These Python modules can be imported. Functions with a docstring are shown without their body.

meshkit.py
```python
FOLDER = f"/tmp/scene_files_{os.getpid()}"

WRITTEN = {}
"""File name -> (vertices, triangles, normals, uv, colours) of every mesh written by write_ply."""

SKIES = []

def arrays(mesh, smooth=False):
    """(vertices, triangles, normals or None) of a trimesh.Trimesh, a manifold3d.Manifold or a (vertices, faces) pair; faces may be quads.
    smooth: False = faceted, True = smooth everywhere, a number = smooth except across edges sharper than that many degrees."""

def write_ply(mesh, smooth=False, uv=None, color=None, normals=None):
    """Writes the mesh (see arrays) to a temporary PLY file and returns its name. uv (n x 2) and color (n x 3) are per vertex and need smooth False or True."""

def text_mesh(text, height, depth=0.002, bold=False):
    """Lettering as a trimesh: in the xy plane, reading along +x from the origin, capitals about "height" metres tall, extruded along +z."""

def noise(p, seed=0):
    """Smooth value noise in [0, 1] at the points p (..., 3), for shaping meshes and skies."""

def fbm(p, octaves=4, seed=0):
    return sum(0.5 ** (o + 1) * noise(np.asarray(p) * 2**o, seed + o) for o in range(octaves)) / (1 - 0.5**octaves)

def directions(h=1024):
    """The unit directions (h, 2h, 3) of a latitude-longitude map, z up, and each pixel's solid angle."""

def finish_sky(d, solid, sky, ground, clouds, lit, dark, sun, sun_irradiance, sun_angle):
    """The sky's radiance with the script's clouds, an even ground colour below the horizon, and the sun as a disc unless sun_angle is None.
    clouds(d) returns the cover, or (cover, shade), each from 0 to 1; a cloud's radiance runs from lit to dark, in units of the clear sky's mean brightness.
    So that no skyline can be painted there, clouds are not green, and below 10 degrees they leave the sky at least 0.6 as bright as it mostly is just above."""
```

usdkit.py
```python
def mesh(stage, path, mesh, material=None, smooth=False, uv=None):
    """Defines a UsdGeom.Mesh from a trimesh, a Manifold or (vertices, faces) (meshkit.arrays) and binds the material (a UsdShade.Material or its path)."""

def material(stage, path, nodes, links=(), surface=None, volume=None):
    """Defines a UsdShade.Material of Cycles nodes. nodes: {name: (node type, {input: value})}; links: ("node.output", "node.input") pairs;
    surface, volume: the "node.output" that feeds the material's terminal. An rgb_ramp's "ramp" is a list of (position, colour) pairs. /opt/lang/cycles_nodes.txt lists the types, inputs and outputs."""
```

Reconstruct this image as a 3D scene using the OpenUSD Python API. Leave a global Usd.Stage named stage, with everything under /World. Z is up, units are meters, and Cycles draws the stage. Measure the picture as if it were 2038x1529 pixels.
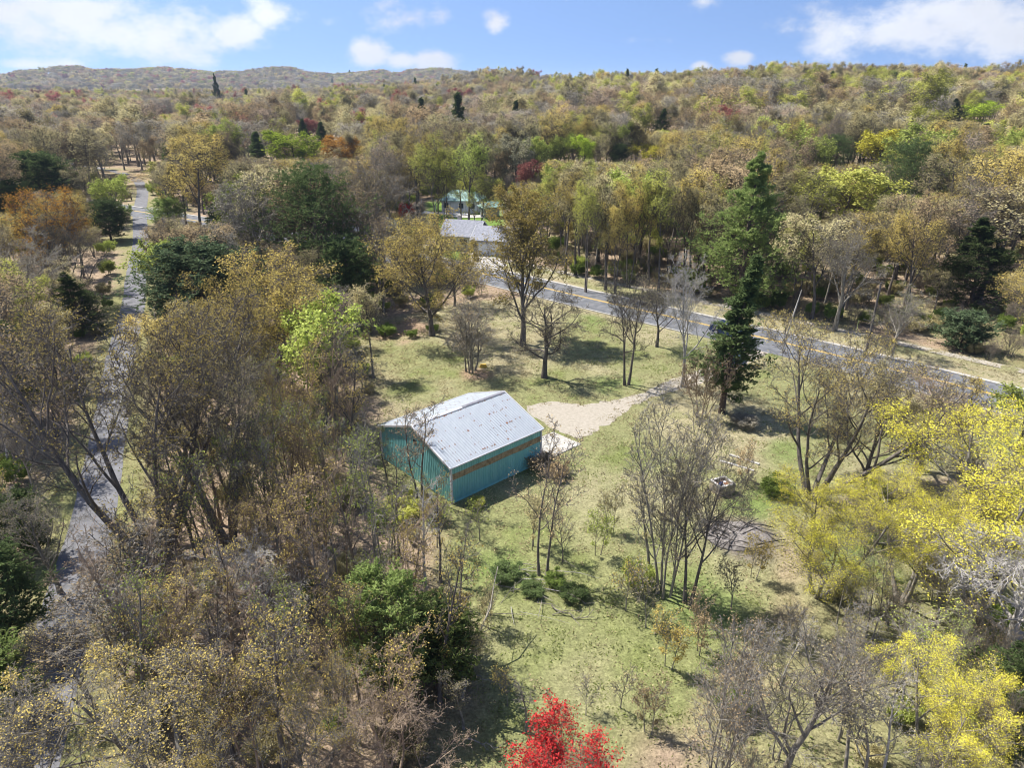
import math, random
import numpy as np, trimesh, usdkit, meshkit
from shapely.geometry import Polygon, LineString, Point, box as sbox
from shapely import prepare, contains_xy
from pxr import Usd, UsdGeom, UsdLux, UsdShade, Gf, Sdf, Vt

stage = Usd.Stage.CreateInMemory()
UsdGeom.SetStageUpAxis(stage, 'Z'); UsdGeom.SetStageMetersPerUnit(stage, 1.0)
world = UsdGeom.Xform.Define(stage, '/World')
UsdGeom.Scope.Define(stage, '/World/Looks')

# ---------------------------------------------------------------- camera, sky, sun, exposure
H = 28.0                                   # the drone's height
PITCH = math.atan(606.5 / 1413.0)          # 23.2 degrees down
SUN_AZ, SUN_EL = math.radians(-60.0), math.radians(56.0)
SKY_STRENGTH, SUN_INTENSITY, EXPOSURE = 0.058, 1.25, .93
HAZE = 0.00008
cam = UsdGeom.Camera.Define(stage, '/World/camera')
cam.CreateHorizontalApertureAttr(36.0); cam.CreateFocalLengthAttr(36.0 * 1413 / 2038)
cam.CreateClippingRangeAttr((0.5, 20000.0)); cam.CreateExposureAttr(EXPOSURE)
RT, FW, UP = np.array([1, 0, 0.]), np.array([0, math.cos(PITCH), -math.sin(PITCH)]), np.array([0, math.sin(PITCH), math.cos(PITCH)])
m = Gf.Matrix4d(1); m.SetRow(0, Gf.Vec4d(*RT, 0)); m.SetRow(1, Gf.Vec4d(*UP, 0)); m.SetRow(2, Gf.Vec4d(*-FW, 0)); m.SetRow(3, Gf.Vec4d(0, 0, H, 1))
cam.AddTransformOp().Set(m)
EYE = np.array([0, 0, H])
def direction(x, y):
    d = (x - 1019) / 1413 * RT + (764.5 - y) / 1413 * UP + FW
    return d / np.linalg.norm(d)
def P(x, y, z=0.0):                        # measured picture point -> place on the level z
    d = direction(x, y); return EYE + d * ((z - H) / d[2])
def Q(p):
    v = np.asarray(p, float) - EYE
    return np.stack([1019 + 1413 * (v @ RT) / (v @ FW), 764.5 - 1413 * (v @ UP) / (v @ FW)], -1)

# clouds: (direction, radius, flatness, strength)
CL = [((330, 62), .20, .30, .9), ((150, 35), .17, .35, .75), ((540, 32), .07, .55, .95), ((470, 60), .10, .45, .95), ((20, 25), .14, .5, .8), ((60, 128), .09, .16, .8),
      ((735, 110), .052, .55, 1.15), ((862, 118), .058, .48, 1.1), ((800, 120), .05, .4, 1.), ((985, 46), .033, .8, .8), ((815, 38), .085, .36, .62),
      ((1800, 62), .19, .30, .9), ((1900, 35), .16, .4, .95), ((1700, 70), .12, .4, .85), ((1560, 60), .10, .3, .6), ((2010, 70), .12, .4, .85), ((1475, 112), .034, .5, 1.1), ((1400, 4), .05, .45, .7), ((1395, 130), .02, .5, .9), ((1990, 112), .07, .25, .6), ((655, 44), .03, .5, .5), ((1290, 80), .05, .25, .35)]
nodes = {'tc': ('texture_coordinate', {}), 'sky': ('sky_texture', dict(sky_type='single_scattering', sun_disc=False, sun_elevation=SUN_EL, sun_rotation=SUN_AZ, air_density=1.0, aerosol_density=0.6, ozone_density=1.6)),
         'n1': ('noise_texture', dict(scale=9.0, detail=9.0, roughness=0.62)), 'n2': ('noise_texture', dict(scale=3.0, detail=6.0, roughness=0.55)),
         'sc': ('vector_math', dict(math_type='multiply', vector2=(1, 1, 1.7)))}
links = [('tc.generated', 'sc.vector1'), ('sc.vector', 'n1.vector'), ('sc.vector', 'n2.vector')]
last = None
for i, ((px, py), r, flat, st) in enumerate(CL):
    d = direction(px, py); s = (1, 1, 1 / flat)
    nodes[f'a{i}'] = ('vector_math', dict(math_type='multiply', vector2=s))
    nodes[f'b{i}'] = ('vector_math', dict(math_type='distance', vector2=tuple(d * np.array(s))))
    nodes[f'c{i}'] = ('map_range', dict(from_min=0.0, from_max=r, to_min=st, to_max=0.0, clamp=True))
    links += [('tc.generated', f'a{i}.vector1'), (f'a{i}.vector', f'b{i}.vector1'), (f'b{i}.value', f'c{i}.value')]
    if last is None: last = f'c{i}.result'
    else:
        nodes[f'd{i}'] = ('math', dict(math_type='maximum')); links += [(last, f'd{i}.value1'), (f'c{i}.result', f'd{i}.value2')]; last = f'd{i}.value'
# scattered clouds everywhere else, from the same noise, higher up
nodes.update({'sz': ('separate_xyz', {}), 'hi': ('map_range', dict(from_min=0.22, from_max=0.45, to_min=0.0, to_max=0.75, clamp=True)), 'g2': ('map_range', dict(from_min=0.5, from_max=0.68, to_min=0.0, to_max=1.0, clamp=True)),
    'gm': ('math', dict(math_type='multiply')), 'mx': ('math', dict(math_type='maximum')),
    'ns': ('map_range', dict(from_min=0.30, from_max=0.70, to_min=-0.42, to_max=0.42)), 'sum': ('math', dict(math_type='add')), 'cov': ('map_range', dict(range_type='smoothstep', from_min=0.26, from_max=0.80, to_min=0.0, to_max=0.92, clamp=True)), 'lift': ('vector_math', dict(math_type='add', vector2=(0, 0, .30))), 'nrm': ('vector_math', dict(math_type='normalize')),
    'shade': ('map_range', dict(from_min=0.3, from_max=0.7, to_min=0.75, to_max=1.08)), 'cc': ('mix_color', dict(blend_type='multiply', fac=1.0, a=(8.6, 8.9, 9.7))), 'tint': ('mix_color', dict(blend_type='multiply', fac=1.0, b=(1.50, 1.56, 1.74), use_clamp=False)),
    'mixc': ('mix_color', dict(use_clamp=False)), 'bg': ('background_shader', dict(strength=SKY_STRENGTH))})
links += [('tc.generated', 'sz.vector'), ('sz.z', 'hi.value'), ('n2.fac', 'g2.value'), ('hi.result', 'gm.value1'), ('g2.result', 'gm.value2'), (last, 'mx.value1'), ('gm.value', 'mx.value2'),
    ('n1.fac', 'ns.value'), ('mx.value', 'sum.value1'), ('ns.result', 'sum.value2'), ('sum.value', 'cov.value'), ('n2.fac', 'shade.value'), ('shade.result', 'cc.b'),
    ('tc.generated', 'lift.vector1'), ('lift.vector', 'nrm.vector1'), ('nrm.vector', 'sky.vector'), ('sky.color', 'tint.a'), ('tint.result', 'mixc.a'), ('cc.result', 'mixc.b'), ('cov.result', 'mixc.fac'), ('mixc.result', 'bg.color')]
usdkit.material(stage, '/World/Looks/sky_look', nodes, links, surface='bg.background')
dome = UsdLux.DomeLight.Define(stage, '/World/sky')
UsdShade.MaterialBindingAPI.Apply(dome.GetPrim()).Bind(UsdShade.Material.Get(stage, '/World/Looks/sky_look'))
dome.GetPrim().SetCustomDataByKey('kind', 'structure')
sun = UsdLux.DistantLight.Define(stage, '/World/sun')
sun.CreateIntensityAttr(SUN_INTENSITY); sun.CreateAngleAttr(0.5); sun.CreateNormalizeAttr(True); sun.CreateColorAttr(Gf.Vec3f(1.0, 0.95, 0.87))
SUN = np.array([math.sin(SUN_AZ) * math.cos(SUN_EL), math.cos(SUN_AZ) * math.cos(SUN_EL), math.sin(SUN_EL)])
sm = Gf.Matrix4d(1); zc = Gf.Vec3d(*SUN); xc = Gf.Cross(Gf.Vec3d(0, 0, 1), zc).GetNormalized(); yc = Gf.Cross(zc, xc)
for i, c in enumerate((xc, yc, zc)): sm.SetRow(i, Gf.Vec4d(c[0], c[1], c[2], 0))
sun.AddTransformOp().Set(sm)

# ---------------------------------------------------------------- helpers
used = {}
def numbered(parent, name):
    k = (parent, name); n = used.get(k, 0); used[k] = n + 1
    return f'{parent}/{name}' + (f'_{n:03d}' if n else '')
def meta(prim, label=None, cat=None, group=None, kind=None):
    for k, v in (('label', label), ('category', cat), ('group', group), ('kind', kind)):
        if v: prim.SetCustomDataByKey(k, v)
    return prim
def thing(name, label, cat, loc=(0, 0, 0), rot=0.0, scale=None, group=None):
    x = UsdGeom.Xform.Define(stage, numbered('/World', name)); x.AddTranslateOp().Set(Gf.Vec3d(*map(float, loc)))
    if rot: x.AddRotateZOp().Set(float(rot))
    if scale is not None: x.AddScaleOp().Set(Gf.Vec3f(*map(float, scale)))
    return meta(x.GetPrim(), label, cat, group)
def part(parent, name, mesh, mat, smooth=False, label=None, kind=None, uv=None):
    path = parent if isinstance(parent, str) else str(parent.GetPath())
    g = usdkit.mesh(stage, numbered(path, name), mesh, MAT[mat], smooth, uv)
    return meta(g.GetPrim(), label, None, None, kind)
def top(name, mesh, mat, label=None, cat=None, group=None, kind=None, smooth=False):
    return meta(usdkit.mesh(stage, numbered('/World', name), mesh, MAT[mat], smooth).GetPrim(), label, cat, group, kind)
def cat_mesh(ms):
    v, f, n = [], [], 0
    for a, b in ms:
        v.append(np.asarray(a, float)); f.append(np.asarray(b) + n); n += len(a)
    return np.vstack(v), np.vstack(f)
def tm(m): return np.array(m.vertices), np.array(m.faces)
def bx(x0, x1, y0, y1, z0, z1):
    m = trimesh.creation.box([x1 - x0, y1 - y0, z1 - z0]); m.apply_translation([(x0 + x1) / 2, (y0 + y1) / 2, (z0 + z1) / 2]); return tm(m)
def rbx(x0, x1, y0, y1, z0, z1, b=0.02):   # a box with bevelled edges
    c = np.array([[x, y, z] for x in (x0, x1) for y in (y0, y1) for z in (z0, z1)], float); mid = c.mean(0); s = np.sign(c - mid)
    pts = np.vstack([c - s * np.array(k) * b for k in ((1, 1, 0), (1, 0, 1), (0, 1, 1))])
    return tm(trimesh.convex.convex_hull(pts))
def cyl(p, q, r0, r1=None, s=8):
    return tubes(np.array([[p, q]], float), np.array([[r0, r0 if r1 is None else r1]]), s, cap=True)
def rot2(v, deg, origin=(0, 0, 0)):
    a = math.radians(deg); c, s = math.cos(a), math.sin(a); v = np.asarray(v, float)
    return np.stack([v[:, 0] * c - v[:, 1] * s + origin[0], v[:, 0] * s + v[:, 1] * c + origin[1], v[:, 2] + origin[2]], 1)
def unit(v): return v / np.maximum(np.linalg.norm(v, axis=-1, keepdims=True), 1e-9)

def tubes(pts, rad, sides=3, cap=False):
    """pts (N,K,3), rad (N,K) -> one mesh of N tapering tubes."""
    N, K = pts.shape[:2]
    t = unit(np.gradient(pts, axis=1))
    main = unit(pts[:, -1] - pts[:, 0]); a = np.where(np.abs(main[:, 2:3]) < 0.75, [[0, 0, 1.]], [[1., 0.31, 0]])
    n1 = unit(np.cross(t, a[:, None, :])); n2 = np.cross(t, n1)
    ang = np.arange(sides) / sides * 2 * np.pi
    v = pts[:, :, None] + rad[:, :, None, None] * (np.cos(ang)[:, None] * n1[:, :, None] + np.sin(ang)[:, None] * n2[:, :, None])
    i = np.arange(K - 1)[:, None]; j = np.arange(sides)[None]; j2 = (j + 1) % sides
    q = np.stack([i * sides + j, i * sides + j2, (i + 1) * sides + j2, (i + 1) * sides + j], -1).reshape(-1, 4)
    f = np.vstack([q[:, [0, 2, 1]], q[:, [0, 3, 2]]])
    if cap:
        for o, flip in ((0, 1), ((K - 1) * sides, 0)):
            for k in range(1, sides - 1): f = np.vstack([f, [[o, o + k, o + k + 1] if flip else [o, o + k + 1, o + k]]])
    f = (f[None] + (np.arange(N) * K * sides)[:, None, None]).reshape(-1, 3)
    return v.reshape(-1, 3), f

# ---------------------------------------------------------------- materials
MAT = {}
def mat(name, nodes, links, surface): MAT[name] = usdkit.material(stage, f'/World/Looks/{name}', nodes, links, surface=surface)
def plain(name, c1, c2, scale=6.0, rough=0.85, bump=0.0, spec=0.3, metal=0.0, detail=6.0, obj=False, lo=0.35, hi=0.65):
    n = {'g': ('texture_coordinate', {}) if obj else ('geometry', {}), 'n': ('noise_texture', dict(scale=scale, detail=detail, roughness=0.62)), 'r': ('rgb_ramp', dict(ramp=[(0.0, c1), (lo, c1), (hi, c2), (1.0, c2)])), 'p': ('principled_bsdf', dict(roughness=rough, specular_ior_level=spec, metallic=metal))}
    l = [('g.object' if obj else 'g.position', 'n.vector'), ('n.fac', 'r.fac'), ('r.color', 'p.base_color')]
    if bump: n['b'] = ('bump', dict(strength=bump, distance=0.03)); l += [('n.fac', 'b.height'), ('b.normal', 'p.normal')]
    mat(name, n, l, 'p.BSDF')
def bark(name, c1, c2):
    mat(name, {'tc': ('texture_coordinate', {}), 'mp': ('mapping', dict(scale=(7, 7, 1.6))), 'n': ('noise_texture', dict(scale=1.0, detail=4.0, roughness=0.7)), 'r': ('rgb_ramp', dict(ramp=[(0.0, c1), (0.36, c1), (0.66, c2), (1.0, c2)])),
        'oi': ('object_info', {}), 'mr': ('map_range', dict(to_min=0.8, to_max=1.2)), 'mm': ('mix_color', dict(blend_type='multiply', fac=1.0, use_clamp=False)), 'p': ('principled_bsdf', dict(roughness=0.9, specular_ior_level=0.2))},
        [('tc.object', 'mp.vector'), ('mp.vector', 'n.vector'), ('n.fac', 'r.fac'), ('oi.random', 'mr.value'), ('r.color', 'mm.a'), ('mr.result', 'mm.b'), ('mm.result', 'p.base_color')], 'p.BSDF')
def leaf(name, c1, c2, trans=0.3, scale=1.0, vary=0.36):
    mat(name, {'tc': ('texture_coordinate', {}), 'n': ('noise_texture', dict(scale=scale, detail=5.0, roughness=0.75)), 'r': ('rgb_ramp', dict(ramp=[(0.0, c1), (0.25, c1), (0.75, c2), (1.0, c2)])),
        'oi': ('object_info', {}), 'mr': ('map_range', dict(to_min=1 - vary, to_max=1 + vary)), 'mm': ('mix_color', dict(blend_type='multiply', fac=1.0, use_clamp=False)),
        'd': ('diffuse_bsdf', {}), 't': ('translucent_bsdf', {}), 'm': ('mix_closure', dict(fac=trans))},
        [('tc.object', 'n.vector'), ('n.fac', 'r.fac'), ('oi.random', 'mr.value'), ('r.color', 'mm.a'), ('mr.result', 'mm.b'), ('mm.result', 'd.color'), ('mm.result', 't.color'), ('d.BSDF', 'm.closure1'), ('t.BSDF', 'm.closure2')], 'm.closure')
bark('bark_grey', (.13, .115, .092), (.31, .285, .24)); bark('bark_dark', (.075, .064, .054), (.19, .168, .148)); bark('bark_pale', (.24, .225, .205), (.46, .435, .405)); bark('bark_red', (.17, .125, .085), (.34, .265, .195)); bark('bark_pine', (.085, .065, .053), (.19, .14, .11))
leaf('leaf_ochre', (.44, .345, .10), (.58, .47, .155)); leaf('leaf_tan', (.37, .325, .165), (.49, .435, .235)); leaf('leaf_olive', (.35, .36, .08), (.49, .49, .13)); leaf('leaf_grey', (.30, .275, .215), (.42, .385, .31))
leaf('leaf_brown', (.36, .27, .15), (.48, .37, .215)); leaf('leaf_lime', (.30, .40, .04), (.46, .56, .08)); leaf('leaf_red', (.30, .11, .095), (.42, .17, .14)); leaf('leaf_crimson', (.33, .024, .026), (.52, .052, .048)); leaf('leaf_cream', (.36, .34, .20), (.5, .48, .32))
leaf('leaf_orange', (.34, .17, .04), (.45, .26, .06)); leaf('leaf_yellow', (.58, .53, .06), (.76, .70, .12)); leaf('leaf_green', (.12, .18, .04), (.22, .28, .07)); leaf('leaf_fresh', (.29, .34, .075), (.41, .46, .125)); leaf('leaf_pinkish', (.34, .26, .19), (.45, .36, .26))
leaf('needle_dark', (.065, .092, .037), (.13, .178, .064), .3); leaf('needle_green', (.15, .205, .06), (.27, .335, .11), .38); leaf('needle_blue', (.085, .125, .065), (.165, .22, .11), .3)
leaf('dry_leaf', (.34, .25, .165), (.52, .41, .29), .2, 3.0); leaf('grass_blade', (.20, .245, .075), (.31, .34, .12), .5, .12, .2); leaf('dry_grass', (.36, .31, .18), (.48, .42, .26), .45, .2, .2)

# ---------------------------------------------------------------- trees
PROTO = {}                                 # name -> (bark mesh, leaf mesh, height, crown radius)
def curves(rng, p0, d0, L, K, trop, wig):
    N = len(p0); pts = np.zeros((N, K, 3)); pts[:, 0] = p0; d = d0.copy()
    for k in range(1, K):
        pts[:, k] = pts[:, k - 1] + d * (L / (K - 1))[:, None]
        d = unit(d + np.array([0, 0, trop]) + rng.normal(0, wig, (N, 3)))
    return pts
def spawn(rng, par, prad, n, t0, t1, ang, Lf, K=4, trop=0.08, wig=0.12, env=None, rf=0.6, fall=0.4, rmin=0.008, taper=0.75, flat=0.0, absl=None):
    N, Kp = par.shape[:2]
    t = (t0 + (t1 - t0) * (np.arange(n)[None] + rng.random((N, n))) / n)
    plen = np.linalg.norm(np.diff(par, axis=1), axis=2).sum(1)
    s = np.clip(t * (Kp - 1), 0, Kp - 1 - 1e-6); i = s.astype(int); fr = (s - i)[..., None]; r = np.arange(N)[:, None]
    a, b = par[r, i], par[r, i + 1]; st = a + (b - a) * fr; T = unit(b - a)
    ra = (prad[r, i] + (prad[r, i + 1] - prad[r, i]) * fr[..., 0])
    az = (np.arange(n)[None] * 2.39996 + rng.random((N, 1)) * 6.283 + rng.normal(0, .5, (N, n)))
    ref = np.where(np.abs(T[..., 2:3]) < 0.9, [[[0, 0, 1.]]], [[[1., 0, 0]]]); b1 = unit(np.cross(T, ref)); b2 = np.cross(T, b1)
    an = np.radians(rng.uniform(*ang, (N, n)))[..., None]
    d = np.cos(an) * T + np.sin(an) * (np.cos(az)[..., None] * b1 + np.sin(az)[..., None] * b2)
    if flat: d[..., 2] *= 1 - flat
    d = unit(d)
    L = (absl(t) if absl else plen[:, None]) * rng.uniform(*Lf, (N, n)) * (1 - fall * (t - t0) / max(t1 - t0, 1e-6))
    st, d, L, ra = st.reshape(-1, 3), d.reshape(-1, 3), L.reshape(-1), ra.reshape(-1)
    if env is not None:
        c, e = env; o = (st - c) / e; dd = (d + np.array([0, 0, trop * 1.2])) / e
        A = (dd * dd).sum(1); B = (o * dd).sum(1); C = (o * o).sum(1) - 1; disc = B * B - A * C
        far = np.where(disc > 0, (-B + np.sqrt(np.maximum(disc, 0))) / A, 0.0)
        far = np.where(far > 0.05, far, L * 0.35)
        L = np.minimum(L, far * rng.uniform(.82, 1.1, len(L)))
    pts = curves(rng, st, d, L, K, trop, wig)
    r0 = np.maximum(ra * rf, rmin); rad = r0[:, None] * np.linspace(1, 1 - taper, K)[None]
    return pts, np.maximum(rad, rmin * 0.6)
def blades(rng, pos, k, size, spread, dirs=None, aspect=0.6, along=0.0, centre=None, face=0.0):
    """k small leaf faces (a folded pair of triangles) round every point; face > 0 turns them to look away from the crown's centre."""
    p = np.repeat(pos, k, 0) + rng.normal(0, spread, (len(pos) * k, 3)); n = len(p)
    u = unit(rng.normal(0, 1, (n, 3)) + (along * np.repeat(dirs, k, 0) if dirs is not None else 0)); nn = rng.normal(0, 1, (n, 3))
    if face: nn = nn + unit((p - centre[0]) / centre[1]) * face; nn = unit(nn); u = unit(u - .8 * (u * nn).sum(1, keepdims=True) * nn)
    w = unit(np.cross(u, nn)); s = (size * rng.uniform(.6, 1.4, n))[:, None]; c = np.cross(u, w)
    v = np.stack([p - u * s * .5, p + w * s * aspect * .5 + c * s * .1, p + u * s * .5, p - w * s * aspect * .5 + c * s * .1], 1).reshape(-1, 3)
    i = np.arange(n)[:, None] * 4
    return v, np.vstack([i + [0, 1, 2], i + [0, 2, 3]])
def spikes(pts, rad):
    """the finest twigs: two crossed slivers each."""
    a, b = pts[:, 0], pts[:, -1]; t = unit(b - a); n1 = unit(np.cross(t, np.where(np.abs(t[:, 2:3]) < .8, [[0, 0, 1.]], [[1., .3, 0]]))); n2 = np.cross(t, n1); r = rad[:, :1] * .95
    v = np.stack([a - n1 * r, a + n1 * r, b, a - n2 * r, a + n2 * r], 1).reshape(-1, 3); i = np.arange(len(a))[:, None] * 5
    return v, np.vstack([i + [0, 1, 2], i + [3, 4, 2]])
def register(name, b, lv, Ht):
    v = lv[0] if lv is not None else b[0]; PROTO[name] = (b, lv, float(max(np.percentile(v[:, 2], 99.7), b[0][:, 2].max() * .97)), float(np.percentile(np.hypot(v[:, 0], v[:, 1]), 96)))
def broadleaf(name, seed, Ht=15., stems=1, stem_ang=(0, 4), stem_top=.72, r=.2, cz=.62, cr=.36, ch=.42, limbs=9, limb_t=(.3, .95), limb_ang=(30, 60), limb_len=(.5, .8), n2=6, n3=6, n4=6, n5=0, trop=.09, wig=.13,
              leaves=1, lsize=.13, lspread=.12, leaf_frac=1.0, rmin=.010, sides=(7, 5, 3), low=0.0, aspect=.6, inner=0.0, base_sp=.25, top_only=0.0, L2=(.3, .55), L3=(.3, .6), leaf_along=0.0, face=0.0):
    rng = np.random.default_rng(seed)
    env = (np.array([0, 0, cz * Ht]), np.array([cr * Ht, cr * Ht, ch * Ht]))
    az = np.arange(stems) * 6.283 / stems + rng.random() * 6 + rng.normal(0, .3, stems); sa = np.radians(rng.uniform(*stem_ang, stems))
    d = np.stack([np.cos(az) * np.sin(sa), np.sin(az) * np.sin(sa), np.cos(sa)], 1)
    p0 = np.stack([np.cos(az) * base_sp * (stems > 1), np.sin(az) * base_sp * (stems > 1), np.full(stems, -.15)], 1)
    K = 9; L = stem_top * Ht / np.maximum(np.cos(sa), .6) * rng.uniform(.88, 1.05, stems)
    trunk = curves(rng, p0, d, L, K, .03, .05); s = np.linspace(0, 1, K)
    tr = (r * rng.uniform(.7, 1.0, stems) if stems > 1 else np.full(stems, r))[:, None] * ((1 - .8 * s) + .35 * np.exp(-s * 14))[None]
    out = [tubes(trunk, tr, sides[0])]
    l1, r1 = spawn(rng, trunk, tr, limbs, *limb_t, limb_ang, limb_len, 7, trop, wig * .8, env, .62, .35, .02)
    out.append(tubes(l1, r1, sides[1]))
    all1, allr = np.concatenate([l1]), np.concatenate([r1])
    l2, r2 = spawn(rng, all1, allr, n2, .22, 1., (22, 55), L2, 5, trop, wig, env, .6, .35, .014)
    tt, ttr = spawn(rng, trunk, tr, max(n2 // 2 + 1, 3), .55, 1., (20, 50), (.15, .3), 5, trop, wig, env, .5, .3, .014)
    l2, r2 = np.concatenate([l2, tt]), np.concatenate([r2, ttr]); out.append(tubes(l2, r2, sides[2]))
    l3, r3 = spawn(rng, l2, r2, n3, .2, 1., (22, 60), L3, 4, trop * .8, wig, env, .62, .3, rmin * 1.15); out.append(tubes(l3, r3, 3))
    lev = [(n4, .2, (25, 65), (.35, .7), .7)] * (n4 > 0) + [(n5, .25, (25, 65), (.4, .85), .8)] * (n5 > 0); pl, pr = l3, r3
    for q, (n_, t_, a_, L_, f_) in enumerate(lev):
        last_ = q == len(lev) - 1; pl, pr = spawn(rng, pl, pr, n_, t_, 1., a_, L_, 2, trop * .6, wig, env, f_, .3, rmin * (.85 if q else 1), .45)
        out.append(spikes(pl, pr) if last_ else tubes(pl, pr, 3))
    tip, tdir = pl[:, -1], unit(pl[:, -1] - pl[:, -2])
    lv = None
    if leaves:
        e = np.linalg.norm((tip - env[0]) / env[1], axis=1); up = (tip[:, 2] - env[0][2]) / env[1][2]
        keep = rng.random(len(tip)) < leaf_frac * np.clip(1 - top_only + top_only * (.5 + .5 * up + .8 * (e - .7)), 0.02, 1)
        lv = blades(rng, tip[keep], leaves, lsize, lspread, tdir[keep], aspect, leaf_along, (env[0] - [0, 0, env[1][2] * .5], env[1]), face)
    register(name, cat_mesh(out), lv, Ht)
def conifer(name, seed, Ht=18., shape='pine', r=.22, tufts=2, tsize=.35, base=.14, cr=.24, whorl=.75, per=5, n2=7, droop=0.0, n3=3, dens=1.0, rmin=.012, gap=.12):
    rng = np.random.default_rng(seed); K = 12
    trunk = curves(rng, np.array([[0, 0, -.15]]), np.array([[0, 0, 1.]]), np.array([Ht]), K, .06, .02); s = np.linspace(0, 1, K); tr = (r * (1 - .93 * s) + .12 * r * np.exp(-s * 14))[None]
    out = [tubes(trunk, tr, 7)]
    def length(t):
        x = np.clip((t - base) / (1 - base), 0, 1)
        if shape == 'cone': f = (1 - x) ** .85 + .04
        elif shape == 'sweep': f = np.where(x < .35, .5 + 1.45 * x, 1.0 - .72 * np.clip((x - .35) / .65, 0, 1) ** 1.6) * (.72 + .4 * np.abs(np.sin(x * 19 + seed)))
        elif shape == 'round': f = np.sqrt(np.clip(1 - ((x - .42) / .62) ** 2, .02, 1))
        else: f = np.where(x < .2, .75 + 1.25 * x, np.clip(1.25 * (1 - x), 0, 1) ** 1.35 + .03) * (.82 + .22 * np.sin(x * 31 + seed))
        return cr * Ht * f + .15
    n = int((1 - base) * Ht / whorl * per * dens)
    tropb = .10 if shape != 'cone' else .03
    l1, r1 = spawn(rng, trunk, tr, n, base, .99, (40, 80) if shape == 'round' else (42, 78) if shape == 'sweep' else (62, 95), (.75 - gap, 1.1), 6, tropb - droop, .06, None, .38, 0., .018, absl=length)
    out.append(tubes(l1, r1, 3))
    l2, r2 = spawn(rng, l1, r1, n2, .25, 1., (35, 65), (.25, .5), 3, .07 - droop * .6, .1, None, .6, .45, rmin, flat=.45); out.append(tubes(l2, r2, 3))
    src = np.concatenate([l2.reshape(-1, 3), l1[:, 2:].reshape(-1, 3)]); dr = np.concatenate([np.repeat(unit(l2[:, -1] - l2[:, 0]), 3, 0), np.repeat(unit(l1[:, -1] - l1[:, 0]), 4, 0)])
    if n3:
        l3, r3 = spawn(rng, l2, r2, n3, .3, 1., (30, 60), (.4, .7), 2, .08, .1, None, .7, .3, rmin * .8); out.append(tubes(l3, r3, 3))
        src = np.concatenate([src, l3.reshape(-1, 3)]); dr = np.concatenate([dr, np.repeat(unit(l3[:, -1] - l3[:, 0]), 2, 0)])
    lv = blades(rng, src, tufts, tsize, tsize * .28, dr + [0, 0, .35], .32, 1.3)
    register(name, cat_mesh(out), lv, Ht)

# near trees (many fine twigs)
near = dict(n3=6, n4=5, n5=3, rmin=.012)
broadleaf('oak_a', 11, 15., stems=5, stem_ang=(18, 42), stem_top=.72, r=.23, cz=.56, cr=.62, ch=.46, limbs=6, limb_t=(.3, .98), limb_ang=(22, 50), limb_len=(.35, .6), n2=6, n3=6, n4=5, n5=4, rmin=.012, leaves=1, lsize=.08, lspread=.10, leaf_frac=.9, top_only=.65)
broadleaf('oak_b', 12, 14., stems=4, stem_ang=(12, 34), stem_top=.75, r=.20, cz=.58, cr=.50, ch=.44, limbs=6, limb_t=(.35, .98), limb_ang=(22, 48), limb_len=(.35, .6), n2=6, n3=6, n4=5, n5=4, rmin=.012, leaves=1, lsize=.085, lspread=.10, leaf_frac=.95, top_only=.4)
broadleaf('round_a', 13, 15., r=.22, cz=.60, cr=.40, ch=.42, limbs=14, limb_t=(.2, .95), limb_ang=(25, 58), limb_len=(.5, .85), n2=6, leaves=2, lsize=.13, lspread=.16, leaf_frac=.8, top_only=.25, n3=6, n4=5, n5=4, rmin=.013)
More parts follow.
